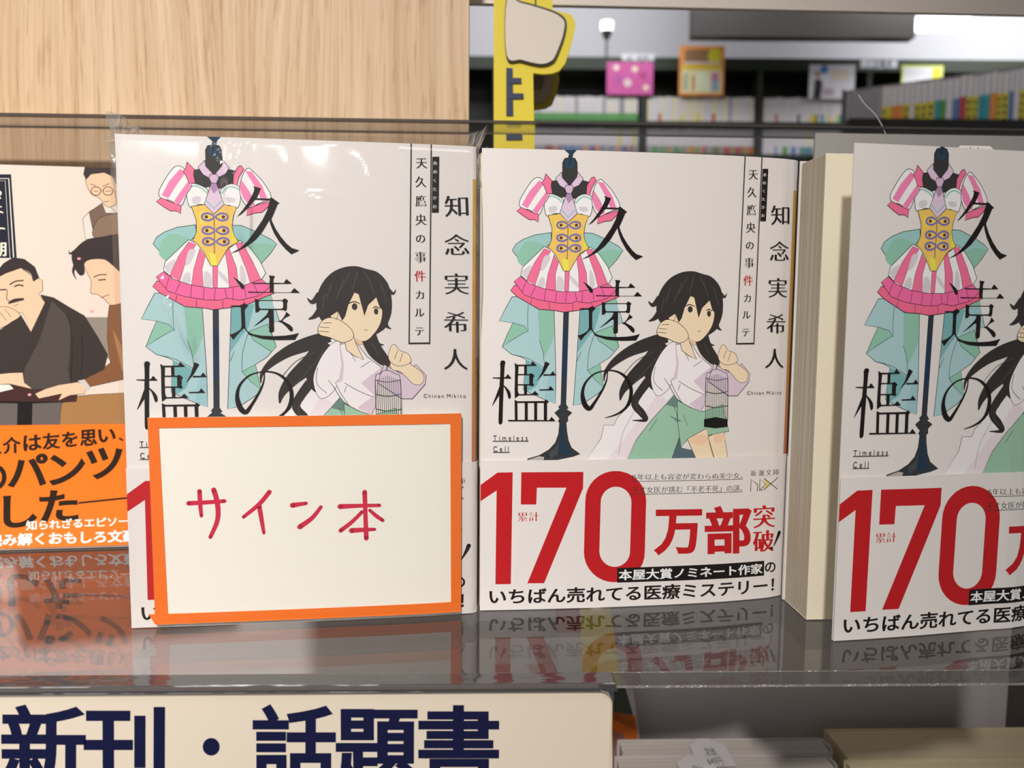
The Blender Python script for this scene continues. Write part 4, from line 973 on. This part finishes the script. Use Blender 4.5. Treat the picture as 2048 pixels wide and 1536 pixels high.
# ================================================================ paperbacks on the deck below
def deck_book(x, y, wd, th, top, cov, pg, label, group, rz=0.0, tab=False):
    root = empty('paperback_book', (x, y, -271), rz); tag(root, label, 'book', group)
    hh = top + 271
    mb = MB(); mb.box((1, 0.8, 0.5), (wd - 1.2, th - 0.8, hh - 0.8), pg); o = mb.build('page_block', root, bevel=0.3)
    mb = MB(); a = [(0, 0), (wd - 3, 0), (wd - 0.6, 0.8), (wd + 0.8, th / 2), (wd - 0.6, th - 0.8), (wd - 3, th), (0, th)]
    b = [(0, th - 0.45), (wd - 3, th - 0.45), (wd - 1.2, th - 1.2), (wd - .1, th / 2), (wd - 1.2, 1.2), (wd - 3, 0.45), (0, 0.45)]
    mb.prism(a + b, 0, hh, cov); mb.build('cover', root)
    if tab:
        c_ = 44 if tab == 1 else 38
        mb = MB(); mb.prism([(c_ - 9, -12), (c_ + 9, -12), (c_ + 9, 7), (c_ + 5, 11), (c_ + 3, 13.5), (c_ - 3, 13.5), (c_ - 5, 11), (c_ - 9, 7)], hh + .5, hh + .7, mat('white_slip_paper', (226, 222, 224), 1, 0.5))
        A = Art(lambda a_, b_: (a_, b_)); A.f = lambda a_, b_: (a_, -b_)
        A.text('定価', (c_ - 2.6, 2.6), (c_ + 2.6, 2.6), (c_ - 2.6, -4.6), (62, 54, 54), 'r'); A.text('649円', (c_ - 3.6, 11.2), (c_ + 3.6, 11.2), (c_ - 3.6, 4.2), (62, 54, 54), 'r')
        for t, Ly, col in A.tris: mb.face([(p[0], p[1], hh + 0.73) for p in t], ink(col))
        mb.build('price_slip', under(root, 'page_block'))
WHC, WHP = mat('white_cover', (208, 200, 198), 1, 0.5), pages_mat('pale_page_tops', (226, 219, 212), (196, 188, 182), (6, 1400, 6))
CRC, CRP = mat('cream_cover', (222, 208, 174), 1, 0.6), pages_mat('cream_page_tops', (232, 218, 184), (220, 206, 172), (6, 900, 6))
TNC, TNP = mat('tan_cover', (176, 156, 122), 1, 0.6), pages_mat('tan_page_tops', (206, 188, 156), (170, 152, 120), (6, 1400, 6))
names = ('rearmost white paperback of the row below, price slip 649 on its pages', 'second white paperback from the back in the row below, with price slip', 'third white paperback from the back in the row below, without a price slip')
for i in range(3): deck_book(55.5 - i * 3.2, 388.5 - i * 15.2, 106, 14.6, -118 - i * .3, WHC, WHP, names[i], 'white paperbacks on the deck below', ROT, i + 1 if i < 2 else 0)
for i, nm in enumerate(('rear cream paperback at lower right below the clear shelf', 'nearer cream paperback at lower right, cut by picture edge')):
    deck_book(165.5 - i * 1.5, 386 - i * 29.5, 112, 28.5, -117.6, CRC, CRP, nm, 'cream paperbacks on the deck below', ROT, 0)
deck_book(-66, 386, 112, 14, -122, TNC, TNP, 'tan paperback beside the cream sign, only its worn corner showing', None, ROT)
deck_book(-68, 371, 112, 14, -123, TNC, TNP, 'tan paperback just in front of the worn tan one', None, ROT)
# flyer leaning on the grey board
root = empty('leaning_flyer', (34, 413.5, -271), ROT)
tag(root, 'colourful yellow and orange flyer leaning upright on grey board below the clear shelf', 'flyer')
mb = MB(); mb.prism([(10, 0), (50, 0), (34, 150), (20, 240), (-12, 240), (-6, 150)], -0.2, 0.4, mat('flyer_white', (190, 184, 190), 1, .4), axis='y')
def fl(pts, col): mb.face([(x, -0.25, z) for x, z in pts], ink(col))
fl([(4, 180), (24, 176), (14, 240), (0, 240)], (226, 210, 70)); fl([(-10, 205), (3, 205), (0, 240), (-12, 240)], (150, 60, 60)); fl([(14, 100), (38, 96), (32, 160), (12, 164)], (224, 120, 50)); fl([(-6, 164), (18, 162), (20, 174), (-6, 178)], (70, 140, 170)); fl([(20, 158), (33, 152), (26, 176), (20, 176)], (58, 66, 58)); fl([(18, 130), (25, 128), (26, 150), (19, 152)], (186, 184, 204)); fl([(-4, 120), (8, 120), (8, 150), (-5, 152)], (70, 66, 80))
mb.build('sheet', root)

# ================================================================ the shop beyond
D = 5000.0
def bg(x, y, Y=D): return at_y(x, y, Y)
DKG, OLV = mat('dark_green_shelving', (40, 44, 36), 1, 0.5), mat('olive_header', (44, 51, 36), 1, 0.5)
root = empty('bookcase', (-500, D, -1150)); tag(root, 'dark green bookcase along the far wall of shop', 'bookcase')
def bc(nm, a, b, mt): mb = MB(); mb.box((a[0] + 500, a[1] - D, a[2] + 1150), (b[0] + 500, b[1] - D, b[2] + 1150), mt); return mb.build(nm, root)
bc('back_panel', (-500, 5240, -1150), (3100, 5260, 1600), DKG)
hd = bc('header_board', (-500, 5150, 1490), (3100, 5170, 1602), OLV)
bc('top_board', (-500, 5000, 1340 + 148), (3100, 5260, 1340 + 150), DKG)
for z in (990, 1176, 800, 600, 400): bc('shelf_board', (-500, 5000, z), (3100, 5240, z + 20), DKG)
posts = [-480, 150 - 260, 757, 1442, 2080, 2720]
for x in posts: bc('post', (x - 14, 4996, -1150), (x + 14, 5240, 1490), DKG)
def header_text(body, x0, x1, y0, y1):
    mb = MB(); A = Art(lambda a_, b_: (a_, b_)); a = bg(x0, y1, 5148); b = bg(x1, y0, 5148)
    A.text(body, (a.x, a.z), (b.x, a.z), (a.x, b.z), (235, 238, 245), 'h')
    for t, Ly, col in A.tris: mb.face([(p[0] + 500, 148, p[1] + 1150) for p in t], mat('white_lettering', (238, 238, 245), 1, .5))
    mb.build('header_lettering', hd)
header_text('新潮文庫', 1243, 1310, 106, 122); header_text('講談社文庫', 1720, 1796, 119, 137)
def fb_mesh(bw, bd, bh, top, low, cut, band=None):
    mb = MB(); mb.box((0, 0, cut), (bw, bd, bh), top); mb.box((0, 0, 0), (bw, bd, cut), low)
    if band: mb.box((-.05, -.4, cut + bh * .1), (bw + .05, 0, cut + bh * .3), band)
    o = mb.build('paperback_book', bevel=0.6); me = o.data; bpy.data.objects.remove(o); return me
PAL = {'white': (214, 206, 208), 'green': (84, 150, 76), 'red': (184, 66, 70), 'yellow': (214, 196, 62), 'blue': (86, 120, 172), 'orange': (222, 138, 62), 'cream': (222, 212, 178), 'grey': (150, 146, 148), 'maroon': (140, 64, 76), 'violet': (160, 150, 182), 'black': (60, 56, 58), 'teal': (62, 150, 160)}
def pc(c_): return mat(c_ + '_spine', PAL[c_], 1, .5)
def rowspec(row, x):
    if row == 1:
        if x < 757: return random.choices([('white', 'green'), ('cream', 'green'), ('grey', 'green')], (5, 1, 1))[0]
        if x < 1442: return random.choices([('white', 'white'), ('cream', 'cream'), ('white', 'yellow'), ('violet', 'violet'), ('cream', 'red'), ('white', 'red')], (6, 4, 2, 2, 1, 1))[0]
        return random.choices([('white', 'white'), ('white', 'yellow'), ('white', 'teal'), ('white', 'red'), ('white', 'black')], (6, 2, 1, 1, 1))[0]
    if x < 757: return random.choices([('white', 'grey'), ('white', 'blue'), ('white', 'maroon'), ('white', 'orange'), ('yellow', 'grey')], (3, 2, 2, 1, .6 if x > 560 else 0))[0]
    if x < 1442: return random.choices([('white', 'green'), ('white', 'grey'), ('white', 'red'), ('white', 'maroon'), ('white', 'orange')], (2, 3, 5 if x > 1150 else 0, 2 if x > 1150 else .3, 1))[0]
    return random.choices([('white', 'white'), ('white', 'blue'), ('white', 'green'), ('cream', 'blue')], (5, 3, 2, 1))[0]
cache = {}
for row, z in ((1, 1196), (2, 1010)):
    x = -90.0
    while x < 2060:
        if any(abs(x + 6 - p) < 32 for p in posts): x += 6; continue
        key = rowspec(row, x)
        if key not in cache: cache[key] = fb_mesh(12.6, 100, 142, pc(key[0]), pc(key[1]), 46 if key[1] != key[0] else 30)
        bw = random.uniform(12, 19)
        o = bpy.data.objects.new('paperback_book', cache[key]); C.objects.link(o)
        o.location = (x * S, (5012 + random.uniform(0, 5)) * S, (z + 1.0) * S); o.scale = (bw / 12.6, 1, random.uniform(.96, 1.0))
        what = 'plain ' + key[0] if key[0] == key[1] else key[0] + ' over ' + key[1]
        tag(o, '%s paperback spine on the %s shelf of the far green bookcase' % (what, 'upper' if row == 1 else 'lower'), 'book', '%s spines on the far %s shelf' % (what, 'upper' if row == 1 else 'lower'))
        x += bw + 0.4

# posters in the dark recess
def poster(name, label, x0, y0, x1, y1, Y, base, marks, cat='poster', thick=4):
    a = bg(x0, y1, Y); b = bg(x1, y0, Y); W_, H_ = b.x - a.x, b.z - a.z
    mb = MB(); mb.box((0, 0, 0), (W_, thick, H_), base)
    for k, (pts, col) in enumerate(marks):
        mb.face([(W_ * u, -1.0 - k * .3, H_ * v) for u, v in pts], col if not isinstance(col, tuple) else ink(col))
    o = mb.build(name, None, (a.x, Y, a.z)); tag(o, label, cat); return o
def circ(u, v, r, asp=1): return [(u + r * math.cos(i * .785), v + r * asp * math.sin(i * .785)) for i in range(8)]
def rc(a, b, c_, d): return [(a, b), (c_, b), (c_, d), (a, d)]
poster('poster', 'magenta poster with pale spots standing on the far bookcase', 1213, 124, 1307, 189, 4990, ink((196, 84, 150)), [(circ(.2, .82, .07, 1.4), (226, 208, 196)), (circ(.6, .78, .07, 1.4), (226, 208, 180)), (circ(.45, .36, .09, 1.5), (214, 190, 190)), (circ(.85, .22, .07, 1.4), (220, 196, 180)), (rc(.2, .35, .3, .6), (170, 80, 160)), (rc(.7, .5, .85, .7), (180, 60, 120))])
poster('poster', 'orange edged poster of cream columns under a yellow disc heading', 1357, 92, 1450, 191, 4985, ink((236, 150, 84)), [(rc(.06, .05, .94, .6), (236, 220, 170)), (rc(.06, .52, .94, .62), (238, 200, 70)), (rc(.12, .66, .9, .92), (150, 116, 84)), (circ(.78, .8, .16, 1), (222, 206, 60)), (rc(.1, .64, .9, .68), (226, 214, 206)), (rc(.38, .1, .66, .48), (228, 228, 196)), (rc(.3, .1, .34, .4), (190, 90, 60)), (rc(.72, .1, .88, .3), (150, 170, 196)), (rc(.72, .3, .88, .46), (196, 130, 160)), (rc(.08, .12, .2, .45), (180, 190, 160))])
poster('poster', 'white poster of a dark suited standing person by a blue disc', 1617, 130, 1711, 197, 4988, ink((228, 224, 230)), [([(.1, 0), (.26, 0), (.3, .45), (.22, .6), (.12, .55)], (56, 52, 58)), (circ(.18, .72, .07, 1.3), (190, 150, 130)), (circ(.32, .86, .09, 1.4), (70, 130, 190)), (rc(.5, .55, .85, .85), (232, 214, 196)), (rc(.32, .1, .55, .3), (190, 170, 180))])
poster('poster', 'white poster with yellow frame beside the header lettering', 1801, 131, 1887, 190, 4980, ink((214, 222, 70)), [(rc(.04, .05, .96, .94), (246, 244, 246)), (rc(.74, .3, .94, .92), (240, 226, 60)), (rc(.1, .3, .4, .6), (244, 226, 236))])
# soffit strip, lamp on a pole, lit fixture
DKB = mat('dark_soffit', (58, 52, 49), 1, .5)
a, b = bg(1384, 72, 4600), bg(1832, 36, 4600)
mb = MB(); mb.box((a.x, 4600, a.z), (b.x, 4680, 2300), DKB); tag(mb.build('soffit_beam'), 'dark beam hanging from the ceiling in the far shop', kind='structure')
a, b = bg(1826, 58, 4700), bg(1944, 36, 4700)
root = empty('ceiling_lamp', (a.x, 4700, a.z)); tag(root, 'brightly lit long ceiling lamp at upper right of shop view', 'lamp')
mb = MB(); mb.box((0, 0, 4), (b.x - a.x, 60, 70), mat('lit_diffuser', (250, 252, 255), 1, .5, emit=5)); mb.build('diffuser', root)
mb = MB(); mb.box((-14, -10, 62), (b.x - a.x + 14, 70, 2300 - a.z), mat('lamp_housing', (200, 200, 200), 1, .5)); mb.build('housing', root)
p = bg(1213, 96, 5158)
root = empty('pole_lamp', (p.x, 5158, 1602.5)); tag(root, 'small lamp on a thin grey pole above the far bookcase', 'lamp')
def cyl(mb, r0, r1, z0, z1, mt, n=16):
    A_ = [(r0 * math.cos(2 * math.pi * i / n), r0 * math.sin(2 * math.pi * i / n), z0) for i in range(n)]; B_ = [(r1 * math.cos(2 * math.pi * i / n), r1 * math.sin(2 * math.pi * i / n), z1) for i in range(n)]
    for i in range(n): j = (i + 1) % n; mb.face([A_[i], A_[j], B_[j], B_[i]], mt)
    mb.face(A_, mt); mb.face(B_, mt)
mb = MB(); cyl(mb, 9, 9, 0, 110, mat('grey_pole', (128, 124, 124), 1, .5)); mb.build('pole', root)
mb = MB(); cyl(mb, 16, 34, 105, 150, mat('dark_collar', (64, 58, 58), 1, .5)); mb.build('collar', root)
mb = MB(); cyl(mb, 34, 38, 150, 205, mat('lit_bulb', (250, 250, 255), 1, .4, emit=2.5)); mb.build('bulb', root)

# nearer shelf of tall books on the right, turned to the aisle
P0, P1 = Vector((1140.0, 2933.0)), Vector((1607.0, 2600.0)); dv = (P1 - P0).normalized(); ang = math.atan2(dv.y, dv.x)
zt = at_y(2048, 126, 2600).z; zb = zt - 178
root = empty('book_counter', (P0.x, P0.y, -1150), ang); tag(root, 'low black bookcase at the right of the shop view, slanting towards the aisle', 'bookcase')
mb = MB(); mb.box((-10, -8, 0), (980, 150, zb + 1150), mat('black_shelf', (40, 38, 38), 1, .5)); mb.build('shelf_body', root)
mb = MB(); mb.box((-10, 125, zb + 1150), (980, 150, zb + 1150 + 120), mat('grey_metal', (96, 92, 94), 1, .5)); mb.build('back_panel', root)
mb = MB(); mb.box((-10, 60, zt + 1152), (980, 150, zt + 1164), mat('grey_rail', (120, 114, 118), 1, .5)); mb.build('top_board', root)
for xx in (-10, 960): mb = MB(); mb.box((xx, -8, zb + 1150), (xx + 8, 150, zt + 1152), mat('grey_metal', (96, 92, 94), 1, .5)); mb.build('end_panel', root)
a_, b_ = at_y(1700, 236, 2300), at_y(2300, 236, 2300)
mb = MB(); mb.box((a_.x, 2300, -1150), (b_.x, 2330, a_.z), mat('black_shelf', (40, 38, 38), 1, .5)); tag(mb.build('counter_front'), 'black counter edge running in front of the slanting bookcase at right', 'counter')
seq = ['grey'] * 7 + ['yellow', 'yellow', 'orange', 'orange', 'yellow', 'white', 'yellow', 'yellow', 'yellow', 'teal', 'green', 'white', 'blue', 'red', 'yellow', 'yellow', 'teal', 'teal', 'orange', 'yellow', 'yellow', 'blue', 'white', 'yellow', 'yellow', 'blue', 'red', 'red', 'red', 'violet', 'orange', 'blue', 'white', 'white', 'yellow', 'teal', 'red', 'white', 'orange', 'blue', 'yellow', 'white']
order = {}
x = 2.0
for i, c_ in enumerate(seq):
    bw = random.uniform(12, 20); hh = random.uniform(165, 172)
    mb = MB(); mb.box((0, 0, 0), (bw, 110, hh * .62), pc(c_)); mb.box((0, 0, hh * .62), (bw, 110, hh), pc('white' if i > 6 else 'grey'))
    if c_ == 'yellow' and bw > 13:
        for k in range(4): mb.face([(bw * .25, -.2, hh * (.08 + .13 * k)), (bw * .75, -.2, hh * (.08 + .13 * k)), (bw * .75, -.2, hh * (.16 + .13 * k)), (bw * .25, -.2, hh * (.16 + .13 * k))], pc('black'))
    o = mb.build('paperback_book', bevel=.5)
    q = P0 + dv * x; o.location = (q.x * S, q.y * S, (zb + 1.5) * S); o.rotation_euler = (0, 0, ang)
    tag(o, 'pale topped %s book spine standing on the slanting black bookcase at right' % c_, 'book', '%s spines on the slanting bookcase' % c_)
    x += bw + 1.5
bpy.data.objects.remove(_fo)
